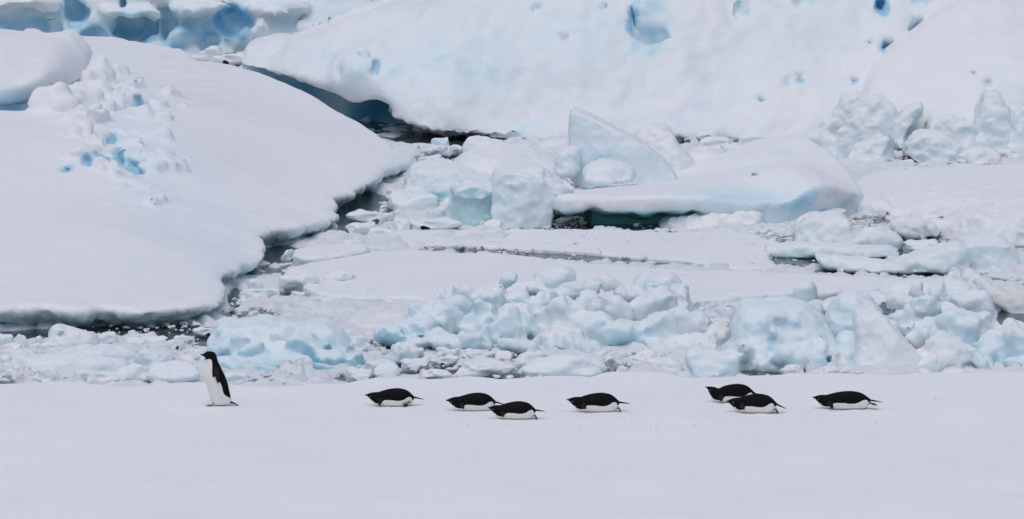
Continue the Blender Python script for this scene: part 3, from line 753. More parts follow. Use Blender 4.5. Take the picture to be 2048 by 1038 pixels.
block('ice_chunk', [(1780, 470), (1790, 446), (1840, 440), (1880, 455), (1885, 476), (1830, 482)], 'grey rubbly chunk below the whaleback mound', 'ice chunk', vb=478, T=.6, ice=.15, dirt=.4, cups=.06, cell=.18)
block('ice_chunk', [(1855, 462), (1860, 444), (1890, 442), (1915, 455), (1912, 470), (1880, 472)], 'white chunk wedged below the right part of the whaleback mound', 'ice chunk', vb=470, T=.5, ice=.1, cups=.05)
block('ice_slab', [(1552, 440), (1560, 430), (1620, 425), (1690, 420), (1700, 430), (1640, 438), (1580, 446)], 'narrow snow-topped slab between the tilted slab and the lumpy boulder', 'ice slab', vb=444, T=.5, lean=.9, ice=.2)
block('ice_rubble', [(1318, 462), (1325, 446), (1350, 432), (1380, 434), (1420, 426), (1450, 430), (1480, 424), (1530, 424), (1535, 440), (1520, 456), (1450, 462), (1380, 466)], 'ragged row of white rubble in front of the slab lip', 'ice rubble', vb=460, T=.7, lean=.9, ice=.1, cups=.08, cell=.2)

# grey jumble under the iceberg, right
J = [([(1560, 332), (1575, 292), (1600, 270), (1650, 268), (1700, 300), (1715, 340), (1660, 345)], 'rounded grey ice lump behind the peak of the tilted slab', 90.0 - 2.2),
     ([(1655, 330), (1665, 240), (1690, 200), (1720, 190), (1765, 196), (1800, 230), (1815, 280), (1805, 330)], 'largest glassy grey ice mass standing before the iceberg', 90.2),
     ([(1786, 255), (1800, 232), (1832, 208), (1846, 216), (1840, 240), (1810, 268), (1815, 300), (1790, 300)], 'horn-shaped tilted ice slab on the grey jumble', 89.9),
     ([(1700, 340), (1705, 305), (1740, 285), (1780, 272), (1792, 300), (1790, 335), (1745, 342)], 'pale scooped ice chunk in front of the glassy mass', 88.4),
     ([(1690, 346), (1700, 318), (1730, 318), (1775, 322), (1785, 340), (1740, 350)], 'low white ledge at the foot of the grey jumble', 87.4),
     ([(1812, 320), (1816, 285), (1850, 268), (1890, 272), (1930, 300), (1975, 322), (1960, 335), (1870, 338)], 'white sloping ice chunk right of the glassy mass', 88.2),
     ([(1850, 300), (1860, 245), (1890, 232), (1930, 240), (1960, 260), (1985, 290), (1985, 325), (1900, 320)], 'dull grey ice lump behind the white sloping chunk', 89.6),
     ([(1960, 330), (1950, 270), (1965, 200), (1985, 184), (2010, 192), (2020, 240), (2040, 275), (2030, 330)], 'upright grey ice tooth near the right edge', 89.5),
     ([(2010, 330), (2015, 250), (2035, 215), (2120, 190), (2130, 330)], 'crumbly grey ice heap cut by the right edge', 89.3),
     ([(1620, 290), (1640, 250), (1665, 235), (1690, 250), (1690, 290)], 'small grey ice lump left of the glassy mass', 90.4),
     ([(1915, 330), (1925, 305), (1965, 300), (2000, 312), (2000, 332), (1950, 340)], 'small crumbly chunk at the foot of the grey tooth', 87.8)]
for i, (ol, lb, yy) in enumerate(J):
    block('ice_lump', ol, lb, 'ice lump', y=yy, T=.9, lean=.5, ice=.24, teal=.65, cups=.09, cell=.34, rough=.035, rnd=.07, crag=.04)

# ------------------------------------------------------------------ pressure ridges of fused blocks
def ridge(name, lumps, vy, h, label, seed, ice, teal=.15, cups=.06, cell=.26, adds_far=()):
    R = random.Random(seed); L = []
    vs, ys = zip(*sorted(vy))
    for u, v, ru, rv in lumps:
        y = float(np.interp(v, vs, ys)); k = mpp(y); c = at(u, v, y)
        r = (ru * k, max(ru, rv) * k * R.uniform(.8, 1.2), rv * k)
        L.append((c + np.array([0, r[1] * .5, -.15 * r[2]]), r, (R.uniform(-.3, .3), R.uniform(-.45, .45), R.uniform(-.6, .6)), R.choice((shard, shard, rbox, ell))))
    A = np.array([c for c, *_ in L]); m = max(max(r) for _, r, *_ in L)
    lo = A.min(0) - m * 1.1; hi = A.max(0) + m * 1.1; lo[2] = -.12; hi[2] = min(hi[2], 1.6)
    def fn(X, Y, Z):
        d = np.full((X.shape[0], Y.shape[1], Z.shape[2]), .5)
        for c, r, rot, pr in L: blend(d, X, Y, Z, c, r, rot, .035, False, pr, .26)
        return d
    def disp(p, n):
        q = p + .06 * np.stack([fbm(p, .3, 2, seed), fbm(p, .3, 2, seed + 1), fbm(p, .3, 2, seed + 2)], 1)
        f1, f2, b = worley(q, cell, seed + 3); g1, g2, b2 = worley(q, cell * .42, seed + 6)
        return cups * (np.minimum(f1, 1) ** 1.5 - .45) + cups * .35 * (g1 - .4) + .022 * fbm(p, .35, 4, seed + 9, .55)
    def attr(p, n):
        f = .5 + .7 * fbm(p, .8, 3, seed + 12)
        return {'ice': np.clip(ice * (.35 + f) * (.55 + .45 * sstep(.8, .2, n[:, 2])), 0, 1), 'teal': np.clip(teal + sstep(.2, .0, p[:, 2]) * .6, 0, 1)}
    return make_body(name, fn, lo, hi, h, label, 'ice ridge', disp, attr, M_ICE)

ridge('ice_ridge', [(790, 672, 45, 22), (830, 660, 50, 30), (870, 640, 45, 32), (900, 620, 40, 28), (880, 600, 24, 20), (935, 600, 36, 22), (960, 640, 50, 38), (985, 605, 30, 30), (1012, 570, 12, 24), (1030, 600, 30, 34), (1060, 585, 36, 20),
                    (1010, 660, 50, 36), (1060, 640, 50, 40), (1090, 610, 36, 26), (1120, 590, 30, 18), (1130, 640, 45, 36), (1110, 680, 50, 26), (1180, 610, 44, 28), (1190, 660, 60, 36), (1230, 620, 40, 30), (1270, 600, 40, 26),
                    (1250, 670, 54, 34), (1310, 620, 44, 34), (1330, 590, 36, 26), (1300, 670, 46, 34), (1360, 610, 28, 40), (1360, 655, 46, 40), (1400, 650, 34, 30), (1430, 670, 30, 24), (950, 684, 40, 20), (890, 682, 44, 20),
                    (1040, 696, 44, 16), (1170, 700, 60, 16), (1330, 700, 60, 14), (1390, 690, 40, 16), (1180, 575, 24, 14), (830, 690, 34, 14)],
      [(545, 70.4), (570, 69.4), (600, 68.4), (640, 67.1), (680, 66.2), (705, 65.9)], .034, 'broad rubbly ridge of pale blue fused ice in the centre of the picture', 401, .36)
block('ice_hump', [(1436, 752), (1452, 716), (1474, 692), (1468, 655), (1478, 628), (1500, 616), (1545, 622), (1588, 612), (1622, 622), (1650, 645), (1666, 680), (1684, 704), (1716, 752)], 'large smooth pale blue ice hump right of centre behind the floe edge', 'ice hump', vb=750, y=64.5, T=1.3, lean=.75, ice=.3,
      base_ice=.2, cups=.05, cell=.45, rough=.03, rnd=.2, adds=[(1500, 712, 50, 30, .35, .2, .1), (1590, 720, 60, 26, .35, -.1, .1), (1560, 650, 50, 26, .35, .2, .12), (1640, 700, 30, 40, .3, -.3, .1)], spots=[(1612, 668, 26, 12, .2, .36), (1540, 690, 10, 34, .4, .3)], holes=[(1655, 728, 10, 16, .15, -.3, .45)])
block('ice_hump', [(1640, 680), (1650, 640), (1668, 612), (1690, 594), (1720, 590), (1750, 604), (1768, 630), (1780, 680)], 'rounded blue-grey ice hump behind the large smooth one', 'ice hump', y=66.4, T=.8, lean=.6, ice=.35, base_ice=.2, cups=.03, cell=.4, rnd=.2)
block('ice_hump', [(1660, 740), (1668, 690), (1690, 668), (1716, 676), (1730, 700), (1735, 745)], 'small icy hump between the large smooth one and the triangular block', 'ice hump', y=64.8, T=.5, lean=.6, ice=.4, base_ice=.3, cups=.04, rnd=.12)
ridge('ice_ridge', [(1770, 690, 54, 50), (1740, 720, 34, 28), (1800, 720, 56, 28), (1750, 650, 34, 24), (1810, 640, 34, 30), (1800, 605, 26, 18), (1850, 615, 36, 26), (1870, 590, 24, 22), (1860, 660, 46, 40), (1920, 600, 34, 30), (1940, 580, 20, 16),
                    (1945, 620, 34, 36), (1920, 660, 50, 40), (1900, 710, 60, 34), (1975, 660, 36, 30), (1990, 700, 46, 36), (2020, 660, 20, 26), (2040, 700, 40, 36), (1960, 730, 60, 18), (2060, 730, 50, 18), (1860, 735, 50, 14), (1942, 566, 10, 10),
                    (2020, 645, 14, 14), (1835, 580, 14, 16)],
      [(560, 67.8), (590, 66.8), (640, 65.6), (680, 65.0), (720, 64.6), (745, 64.4)], .034, 'high crumbled heap of blue-white ice blocks at the right edge', 461, .32, cups=.07)
ridge('ice_ridge', [(450, 680, 30, 24), (480, 690, 44, 34), (520, 672, 40, 20), (500, 715, 50, 22), (560, 690, 44, 34), (600, 672, 36, 22), (610, 705, 40, 30), (640, 690, 30, 26), (560, 730, 60, 22), (470, 740, 44, 22), (520, 752, 50, 16),
                    (660, 720, 40, 22), (700, 725, 36, 20), (640, 748, 50, 16), (720, 745, 34, 14), (435, 712, 16, 22), (760, 742, 30, 12)],
      [(650, 67.0), (690, 65.4), (720, 64.8), (750, 64.3), (770, 63.9)], .034, 'long pale blue ice ridge just behind the standing penguin', 491, .5, cups=.045, cell=.36)
# outlined pieces on and around the ridges
block('ice_block', [(1066, 566), (1075, 548), (1100, 542), (1128, 536), (1150, 548), (1152, 566), (1125, 566), (1105, 580), (1085, 572)], 'arched snowy ice block perched on the back of the central ridge', y=70.4, T=.5, lean=.4, ice=.3, teal=.5)
block('ice_block', [(1184, 580), (1190, 560), (1210, 550), (1235, 562), (1254, 580), (1220, 586)], 'small wedge-shaped white block on top of the central ridge', y=69.6, T=.4, lean=.4, ice=.14)
block('ice_block', [(1262, 596), (1268, 566), (1290, 548), (1320, 552), (1360, 556), (1370, 590), (1320, 604)], 'pale blue square block on the right end of the central ridge', y=69.2, T=.6, lean=.3, ice=.42, cups=.02)
block('ice_block', [(1712, 752), (1716, 690), (1712, 640), (1735, 632), (1765, 632), (1790, 660), (1820, 700), (1850, 726), (1835, 752)], 'white triangular ice block with a flat front in the right heap', vb=752, y=64.3, T=.8, lean=.5, ice=.16, cups=.02, cell=.5)
block('ice_sheet', [(1636, 622), (1660, 604), (1720, 588), (1770, 586), (1800, 600), (1750, 616), (1690, 630)], 'thin flat blue ice sheet behind the smooth humps', 'ice sheet', y=69.0, T=.5, lean=2.0, ice=.4, cups=.01)
block('ice_sheet', [(1756, 596), (1765, 580), (1800, 570), (1880, 572), (1925, 580), (1900, 600), (1820, 604)], 'flat blue-grey ice sheet behind the right heap', 'ice sheet', y=69.6, T=.6, lean=2.2, ice=.4, cups=.01)

block('ice_slab', [(424, 700), (426, 664), (440, 652), (470, 658), (500, 655), (530, 648), (560, 664), (596, 662), (640, 650), (676, 670), (700, 702), (690, 722), (610, 728), (540, 712), (480, 718), (440, 738)], 'wide pale blue slab with a sky-blue crevice behind the standing penguin', 'ice slab', y=65.2, T=1.0, lean=1.0, ice=.36,
      base_ice=.2, cups=.02, cell=.5, rnd=.1, holes=[(490, 712, 40, 7, .2, -.15, .5), (640, 715, 30, 6, .2, -.2, .4)])
# ------------------------------------------------------------------ loose ice chunks
def lib_chunk(kd, seed, n=26):
    R = np.random.RandomState(seed)
    a = np.linspace(-1.25, 1.25, n); h = a[1] - a[0]
    X, Y, Z = a[:, None, None], a[None, :, None], a[None, None, :]
    P = np.stack([q.ravel() for q in np.broadcast_arrays(X, Y, Z)], 1); sh = (n, n, n)
    w = .16 if kd != 'spire' else .1
    x = X + w * fbm(P, .9, 2, seed, .6).reshape(sh); y = Y + w * fbm(P, .9, 2, seed + 3, .6).reshape(sh); z = Z + w * fbm(P, .9, 2, seed + 6, .6).reshape(sh)
    if kd == 'boulder': d = ell(x, y, z, (0, 0, 0), (.95, .95, .95)); npl = 7
    elif kd == 'block': d = rbox(x, y, z, (0, 0, 0), (.85, .8, .85), (R.uniform(-.3, .3), R.uniform(-.3, .3), R.uniform(-.7, .7))); npl = 4
    elif kd == 'slab': d = rbox(x, y, z, (0, 0, 0), (.95, .95, .75), (0, R.uniform(-.2, .2), R.uniform(-.5, .5))); npl = 3
    else:
        t = np.clip((z + 1) / 2, 0, 1); d = np.maximum(np.sqrt((x - .25 * t) ** 2 + y ** 2) - (.95 - .8 * t ** .8), np.abs(z) - .95) * .7; npl = 3
    for _ in range(npl):
        v = R.normal(size=3); v /= np.linalg.norm(v); d = smax(d, v[0] * x + v[1] * y + v[2] * z - R.uniform(.55, .8), .06)
    V, Q = nets(np.ascontiguousarray(np.broadcast_to(d, sh)), (-1.25,) * 3, h)
    N = vnormals(V, Q)
    f1, f2, b = worley(V, .5, seed + 9)
    V = V + N * (.09 * (f1 ** 1.4 - .3) + .05 * fbm(V, .4, 3, seed + 11))[:, None]
    mn, mx = V.min(0), V.max(0); V = (V - mn) / (mx - mn) - np.array([.5, .5, 0])
    return np_mesh('ice_chunk', V, Q, M_ICE, {'ice': np.zeros(len(V))})
LIB = {k: [lib_chunk(k, 700 + 31 * i + 7 * j) for j in range(5)] for i, k in enumerate(('boulder', 'block', 'slab', 'spire'))}
RC = random.Random(77)
def chunk(u0, u1, vt, vb, kd, ice, label, group=None, teal=.2, depth=None, name='ice_chunk', z0=0., dirt=0., cat='ice chunk', sink=.22):
    um = (u0 + u1) / 2; p = ground(um, vb, z0); k = mpp(p[1])
    W = (u1 - u0) * k; H = (vb - vt) * k; D = depth or W * RC.uniform(.6, .9)
    o = link(name, RC.choice(LIB[kd]), None, (p[0], p[1] + D * .35, z0 - sink * H))
    o.scale = (W * RC.choice((-1, 1)), D, H * (1 + sink)); o.rotation_euler = (0, RC.uniform(-.08, .08), RC.uniform(-.12, .12))
    o.color = (ice * .8, teal, dirt, 1)
    return tag(o, label, cat, group)

CH = [
 # left front row
 (-12, 28, 668, 700, 'boulder', .3, 'small pale chunk cut by the left edge under the hummock'), (28, 62, 667, 702, 'block', .12, 'saddle-shaped white chunk second from the left edge'),
 (58, 86, 672, 700, 'block', .1, 'little white ice cube left of the whale-shaped chunk'), (196, 238, 664, 690, 'boulder', .2, 'small rounded chunk right of the whale-shaped chunk'),
 (244, 286, 661, 692, 'spire', .18, 'small pointed white chunk before the dark water'), (280, 335, 672, 694, 'slab', .12, 'flat white chunk right of the small pointed chunk'),
 (76, 124, 685, 704, 'boulder', .12, 'brownish arched chunk below the whale-shaped chunk'), (332, 372, 680, 704, 'slab', .25, 'thin grey slab in the slush left of the long ridge'),
 (8, 52, 739, 768, 'block', .05, 'small white block at the floe edge, leftmost'), (64, 128, 735, 768, 'block', .05, 'white cube-like block at the floe edge, second from left'),
 (148, 252, 746, 774, 'slab', .04, 'low flat white slab lying on the floe edge at left'), (264, 362, 700, 745, 'block', .4, 'pale blue block behind the floe edge left of the standing penguin'),
 (222, 312, 728, 768, 'boulder', .12, 'lumpy white chunk at the floe edge below the pale blue block'), (292, 404, 726, 770, 'boulder', .42, 'pale blue rounded chunk touching the floe left of the standing penguin'),
 (0, 70, 700, 730, 'slab', .08, 'crumbly cream chunk at the left edge behind the hollow hump'), (384, 440, 656, 676, 'slab', .3, 'flat pale slab on dark water at the hummock corner'),
 # between penguin and centre
 (576, 618, 722, 772, 'spire', .06, 'white snow spire at the floe edge right of the standing penguin'), (584, 628, 710, 742, 'boulder', .15, 'white lump behind the snow spire'),
 (440, 500, 744, 772, 'boulder', .3, 'low pale lump at the floe edge just right of the standing penguin'), (690, 742, 670, 706, 'block', .3, 'squarish chunk left of the central ridge'),
 (770, 850, 688, 738, 'boulder', .34, 'humped pale chunk before the left end of the central ridge'), (690, 745, 736, 764, 'slab', .2, 'grey-white slab in the gap left of the first lying penguin'),
 (800, 862, 716, 742, 'slab', .2, 'thin tilted slab below the humped pale chunk'), (745, 800, 728, 760, 'boulder', .3, 'rounded chunk at the floe edge above the first lying penguin'),
 (908, 1036, 726, 762, 'boulder', .1, 'long white snow chunk at the floe edge above the second penguin'), (1012, 1112, 703, 748, 'block', .3, 'pale chunk at the front foot of the central ridge'),
 (1034, 1216, 711, 762, 'boulder', .34, 'big smooth grey-blue chunk at the floe edge in the middle'), (1200, 1242, 712, 742, 'block', .12, 'small white chunk right of the big smooth chunk'),
 (1230, 1256, 732, 752, 'boulder', .02, 'tiny white snow lump on the floe edge'), (1294, 1372, 716, 756, 'spire', .2, 'peaked chunk at the floe edge left of the blue slab'),
 (1366, 1484, 698, 758, 'slab', .42, 'pale blue slab sloping down to the floe edge right of centre'), (840, 905, 738, 758, 'boulder', .12, 'small crumbly chunk in the slush above the second penguin'),
 (930, 990, 704, 722, 'slab', .2, 'thin slab in the slush before the central ridge'), (860, 920, 714, 736, 'slab', .15, 'flat piece of brash behind the long white snow chunk'),
 # gap between ridges
 (1385, 1440, 600, 628, 'slab', .3, 'flat grey-blue slab between the ridges, rear'), (1420, 1480, 612, 645, 'block', .2, 'blocky grey chunk between the ridges'),
 (1400, 1460, 636, 662, 'slab', .12, 'dirty flat chunk in the gap between the ridges'), (1440, 1500, 585, 612, 'boulder', .1, 'white crumbly chunk at the floe edge behind the gap'),
 (1500, 1556, 588, 612, 'slab', .2, 'low white slab left of the glassy lumps'), (1385, 1440, 680, 706, 'boulder', .14, 'slushy lump in front of the gap between the ridges'),
 (1610, 1632, 716, 748, 'spire', .02, 'thin snow spike at the foot of the smooth humps'), (1652, 1676, 704, 748, 'spire', .03, 'taller snow spike at the foot of the smooth humps'),
 (1560, 1612, 732, 756, 'boulder', .03, 'small snow lump on the floe edge under the smooth humps'), (1640, 1700, 735, 758, 'block', .05, 'low snow block beside the taller spike'),
 (1880, 1950, 738, 756, 'boulder', .03, 'low snow lump on the floe edge under the right heap'),
 # channel beside the hummock
 (494, 528, 558, 590, 'boulder', .25, 'round white chunk tucked under the hummock edge'), (478, 560, 578, 606, 'slab', .3, 'ragged pale slab beside the hummock corner'),
 (470, 516, 592, 614, 'spire', .1, 'small pointed chunk at the hummock corner'), (556, 640, 548, 588, 'boulder', .2, 'snowy chunk at the left tip of the broad floe'),
 (640, 720, 545, 580, 'boulder', .16, 'second snowy chunk at the left tip of the broad floe'), (560, 592, 498, 522, 'block', .4, 'small teal chunk in the notch of the hummock'),
 (770, 880, 388, 428, 'slab', .3, 'long low grey slab in the dark water right of the hummock'), (770, 826, 378, 406, 'slab', .25, 'small flat slab against the hummock tip'),
 (690, 790, 424, 452, 'slab', .3, 'low pan of ice in the dark channel beside the hummock'), (690, 752, 446, 474, 'boulder', .25, 'snowy chunk at the near end of the dark channel'),
 (786, 822, 436, 464, 'block', .15, 'little square chunk behind the flat floe at left'), (800, 926, 440, 464, 'slab', .25, 'long white slab lying before the greenish block'),
 (966, 1004, 440, 460, 'boulder', .05, 'tiny snow lump at the foot of the pale pillar'), (730, 790, 456, 478, 'boulder', .08, 'crumbly snow at the left tip of the flat floe'),
 (848, 905, 292, 318, 'boulder', .2, 'rounded white chunk in the water below the iceberg overhang'), (895, 930, 290, 316, 'boulder', .25, 'smaller round chunk beside it below the overhang'),
 (812, 850, 290, 312, 'spire', .12, 'little spiky chunk at the hummock tip below the overhang'), (862, 900, 276, 296, 'slab', .5, 'dark blue slab in the shade below the overhang'),
 # right of the fin
 (1378, 1402, 270, 300, 'spire', .05, 'small spiky snow chunk at the iceberg foot right of the heap'), (1395, 1466, 274, 300, 'boulder', .08, 'white rounded chunk at the iceberg foot'),
 (1440, 1500, 288, 316, 'slab', .25, 'grey slab in the slush behind the tilted slab'), (1400, 1450, 296, 322, 'block', .2, 'small grey block behind the tilted slab'),
 (1476, 1530, 268, 292, 'boulder', .2, 'grey lump at the iceberg foot behind the tilted slab'), (1510, 1580, 272, 298, 'slab', .2, 'long grey slab at the iceberg foot near the slab peak'),
 (1390, 1436, 268, 286, 'slab', .2, 'yellow-stained slab along the iceberg waterline'),
 # right middle
 (1720, 1790, 386, 406, 'slab', .1, 'thin slab before the dimpled floe'), (1800, 1850, 384, 404, 'boulder', .06, 'small snow lump at the dimpled floe edge'),
 (1620, 1680, 404, 424, 'slab', .2, 'grey slab at the right end of the slab lip'), (1690, 1740, 398, 418, 'boulder', .15, 'crumbly chunk at the right tip of the tilted slab'),
 (1810, 1880, 480, 506, 'slab', .4, 'low teal slab in the water left of the tall pile'), (1852, 1900, 486, 506, 'slab', .3, 'small low slab beside the low teal slab'),
 (1890, 1930, 536, 560, 'spire', .15, 'tiny white peak at the foot of the pale cube'), (1770, 1850, 336, 352, 'slab', .1, 'flat piece lying on the dimpled floe'),
 (1900, 1980, 330, 352, 'boulder', .08, 'snow lump on the far edge of the dimpled floe'),
 # far left behind the hummock
 (390, 446, 92, 124, 'block', .06, 'white snow block at the foot of the blue iceberg'), (300, 362, 104, 128, 'boulder', .12, 'low rounded chunk at the foot of the blue iceberg'),
 (340, 420, 112, 140, 'boulder', .06, 'snowy chunk left of the white block at the blue iceberg foot'), (205, 260, 106, 126, 'boulder', .05, 'snow lump beside the snow dome below the blue iceberg'),
 (420, 500, 108, 134, 'slab', .06, 'snow slab right of the white block at the blue iceberg foot'), (590, 612, 94, 112, 'spire', .05, 'tiny snow peak at the foot of the blue iceberg'),
]
for u0, u1, vt, vb, kd, ice, lb in CH:
    chunk(u0, u1, vt, vb, kd, ice, lb, dirt=.8 if ('brown' in lb or 'dirty' in lb or 'yellow' in lb) else 0.)
block('ice_chunk', [(92, 694), (94, 668), (104, 653), (116, 650), (140, 660), (170, 666), (190, 672), (200, 690), (180, 697), (130, 698)], 'whale-shaped white chunk with a scooped hollow below the hummock', 'ice chunk', vb=696, T=.4, lean=.5, ice=.16,
      holes=[(122, 671, 10, 8, .12, .4, .18)], cups=.015)
block('ice_chunk', [(6, 765), (14, 735), (28, 714), (44, 712), (58, 722), (90, 722), (140, 706), (190, 698), (250, 702), (276, 716), (266, 728), (200, 735), (140, 745), (70, 762)], 'long curved white ice back with a hollow hump at its left end', 'ice chunk', vb=764, y=64.4, T=.6, lean=.7, ice=.3,
      cups=.015, cell=.5)
block('ice_chunk', [(130, 760), (140, 736), (160, 722), (200, 716), (240, 718), (262, 734), (250, 756), (190, 764)], 'smooth pale blue ice facet in front of the long curved back', 'ice chunk', vb=762, y=64.1, T=.3, lean=.6, ice=.42, cups=.01, cell=.6)
block('glassy_lump', [(1590, 606), (1590, 582), (1602, 568), (1620, 564), (1634, 574), (1636, 596), (1626, 610), (1604, 612)], 'round glassy ice lump with curved edges on the broad floe edge', 'ice lump', vb=610, T=.3, lean=.2, ice=.34, teal=.6, cups=.03, cell=.2)
block('glassy_lump', [(1556, 604), (1556, 586), (1564, 577), (1574, 584), (1584, 600), (1574, 608)], 'small glassy ice lump left of the round glassy one', 'ice lump', vb=607, T=.2, lean=.2, ice=.3, teal=.4, cups=.02, cell=.15)
block('glassy_lump', [(2022, 668), (2026, 650), (2040, 644), (2070, 652), (2070, 684), (2035, 684)], 'glassy angular lump at the right edge below the cream slab', 'ice lump', vb=684, y=66.6, T=.3, lean=.2, ice=.25, teal=.8, cups=.04, cell=.15)

# small chunks that nothing tells apart, one group per stretch of brash
REST = []
def scatter(n, region, size, label, group, seed, ice=(.02, .3), dirt=0., z0=0., keep=.5):
    R = random.Random(seed); P = np.array(region, float); L = []; t = 0
    while len(L) < n and t < 4000:
        t += 1
        u = R.uniform(P[:, 0].min(), P[:, 0].max()); v = R.uniform(P[:, 1].min(), P[:, 1].max())
        if poly_sdf(np.array([u]), np.array([v]), P)[0] > 0: continue
        L.append((R.uniform(*size) * (1 if R.random() < .75 else 1.5), u, v))
    L.sort(reverse=True)
    for i, (w_, u, v) in enumerate(L):
        hh = w_ * R.uniform(.25, .55); kd = R.choice(('boulder', 'block', 'slab', 'boulder', 'slab'))
        if i < keep * n:
            o = chunk(u - w_ / 2, u + w_ / 2, v - hh, v, kd, R.uniform(*ice), label, group, teal=R.uniform(0, .4), dirt=dirt * R.random(), sink=.35, z0=z0)
            o.rotation_euler = (0, R.uniform(-.2, .2), R.uniform(-.6, .6))
        else:
            p = ground(u, v, z0); k = mpp(p[1]); a = R.uniform(0, 6.28)
            REST.append((kd, R.randrange(5), p, (w_ * k, w_ * k * .8, hh * k * 1.35), a, R.uniform(*ice), dirt * R.random(), hh * k * .35))
scatter(34, [(0, 690), (120, 690), (420, 690), (420, 735), (200, 700), (0, 735)], (12, 34), 'small white ice chunk in the slush below the left hummock', 'small chunks below the hummock', 1, dirt=.5)
scatter(52, [(470, 610), (560, 585), (860, 600), (860, 640), (720, 665), (480, 645)], (10, 34), 'small slushy chunk between the hummock and the central ridge', 'slushy chunks between hummock and central ridge', 2, dirt=.6)
scatter(46, [(740, 705), (900, 700), (1290, 705), (1380, 730), (1370, 745), (1200, 745), (900, 750), (740, 755)], (12, 40), 'small ice chunk in the slush before the central ridge', 'small chunks before the central ridge', 3)
scatter(30, [(1380, 600), (1560, 600), (1520, 640), (1470, 700), (1390, 700), (1420, 650)], (12, 36), 'small grey chunk in the gap between the two ridges', 'small chunks between the ridges', 4, dirt=.7)
scatter(26, [(560, 520), (700, 470), (790, 400), (850, 400), (800, 460), (700, 500)], (12, 34), 'small ice chunk in the channel right of the hummock', 'small chunks in the channel', 5)
scatter(34, [(1340, 285), (1560, 278), (1680, 345), (1560, 300), (1420, 320)], (10, 30), 'small chunk in the slush at the foot of the white iceberg', 'small chunks at the iceberg foot', 6, dirt=.5)
scatter(34, [(1560, 400), (1720, 395), (2048, 392), (1900, 410), (1720, 420), (1600, 440)], (12, 36), 'small chunk in the slush right of the tilted slab', 'small chunks right of the slab', 7)
scatter(24, [(190, 125), (300, 108), (560, 112), (480, 132), (340, 135)], (12, 34), 'small snowy chunk below the blue iceberg wall', 'small chunks below the blue iceberg', 8, ice=(0, .1), dirt=.6)
scatter(22, [(420, 762), (720, 758), (1000, 752), (1480, 750), (1850, 745), (1850, 752), (1000, 762), (420, 774)], (8, 20), 'tiny snow lump along the far edge of the snow floe', 'snow lumps along the floe edge', 9, ice=(0, .04), z0=.27)
scatter(22, [(1440, 448), (1600, 450), (1560, 500), (1460, 470)], (12, 30), 'small chunk at the corner of the flat floe by the pond', 'small chunks by the pond', 10)
scatter(20, [(1840, 300), (2048, 310), (2048, 335), (1800, 345)], (14, 34), 'small grey chunk before the grey jumble at right', 'small chunks before the grey jumble', 11)
scatter(24, [(860, 300), (1130, 308), (1130, 330), (930, 345), (850, 335)], (12, 34), 'small white chunk in the water behind the pale pillar', 'small chunks behind the pillar', 12)

def join_rest():
    """the smallest chunks, too many to tell apart, as one mass"""
    Vs, Qs, I, Dt, off = [], [], [], [], 0
    cache = {}
    for kd, j, p, sc_, a, ic, dt, sk in REST:
        if (kd, j) not in cache:
            me = LIB[kd][j]; v = np.empty(len(me.vertices) * 3, np.float32); me.vertices.foreach_get('co', v)
            q = np.empty(len(me.loops), np.int32); me.loops.foreach_get('vertex_index', q); cache[kd, j] = (v.reshape(-1, 3), q.reshape(-1, 4))
        v, q = cache[kd, j]; w_ = v * np.array(sc_); c, s = math.cos(a), math.sin(a)
        w_ = np.stack([w_[:, 0] * c - w_[:, 1] * s, w_[:, 0] * s + w_[:, 1] * c, w_[:, 2] - sk], 1) + p
        Vs.append(w_); Qs.append(q + off); off += len(v); I.append(np.full(len(v), ic)); Dt.append(np.full(len(v), dt))
    o = link('brash_rubble', np_mesh('brash_rubble', np.concatenate(Vs), np.concatenate(Qs), M_ICE, {'ice': np.concatenate(I), 'dirt': np.concatenate(Dt)}))
    kind(o, 'stuff', 'smallest lumps of brash ice crowded between the chunks', 'brash ice')
join_rest()

def crumbs(name, label, n, region, size, zf, seed, mat):
    """tiny ice crumbs nobody could count: one mesh of small angular bits"""
    R = np.random.RandomState(seed); P = np.array(region, float)
    uv = np.stack([R.uniform(P[:, 0].min(), P[:, 0].max(), n * 5), R.uniform(P[:, 1].min(), P[:, 1].max(), n * 5)], 1)
    uv = uv[poly_sdf(uv[:, 0], uv[:, 1], P) < 0][:n]
    bv = np.array([(1, 0, 0), (-1, 0, 0), (0, 1, 0), (0, -1, 0), (.6, .5, .7), (-.5, .5, .8), (-.5, -.6, .7), (.6, -.5, .6), (0, 0, -.5)])
    bq = np.array([(0, 2, 4), (2, 5, 4), (2, 1, 5), (1, 6, 5), (1, 3, 6), (3, 7, 6), (3, 0, 7), (0, 4, 7), (4, 5, 6), (4, 6, 7), (2, 0, 8), (1, 2, 8), (3, 1, 8), (0, 3, 8)])
    Vs, Qs = [], []
    for i, (u, v) in enumerate(uv):
        g = ground(u, v, 0); z = zf(g[0], g[1]); g = ground(u, v, z); s = size[0] + (size[1] - size[0]) * R.rand() ** 3
        a = R.uniform(0, 6.28); c, q = math.cos(a), math.sin(a)
        b = (bv + R.normal(0, .18, bv.shape)) * s * np.array([1, 1, R.uniform(.6, 1.1)])
        b = np.stack([b[:, 0] * c - b[:, 1] * q, b[:, 0] * q + b[:, 1] * c, b[:, 2]], 1)
        Vs.append(b + np.array([g[0], g[1], z])); Qs.append(bq + i * len(bv))
    o = link(name, np_mesh(name, np.concatenate(Vs), np.concatenate(Qs), mat, None, False))
    kind(o, 'stuff', label, 'snow crumbs')
fz = lambda x, y: float(floe_z(np.array([x]), np.array([y]))[0])
crumbs('snow_crumbs', 'loose crumbs of snow scattered round the sliding penguins', 420, [(700, 800), (1200, 808), (2048, 790), (2048, 850), (1600, 848), (1100, 866), (720, 835)], (.004, .018), fz, 3, M_SNOW)
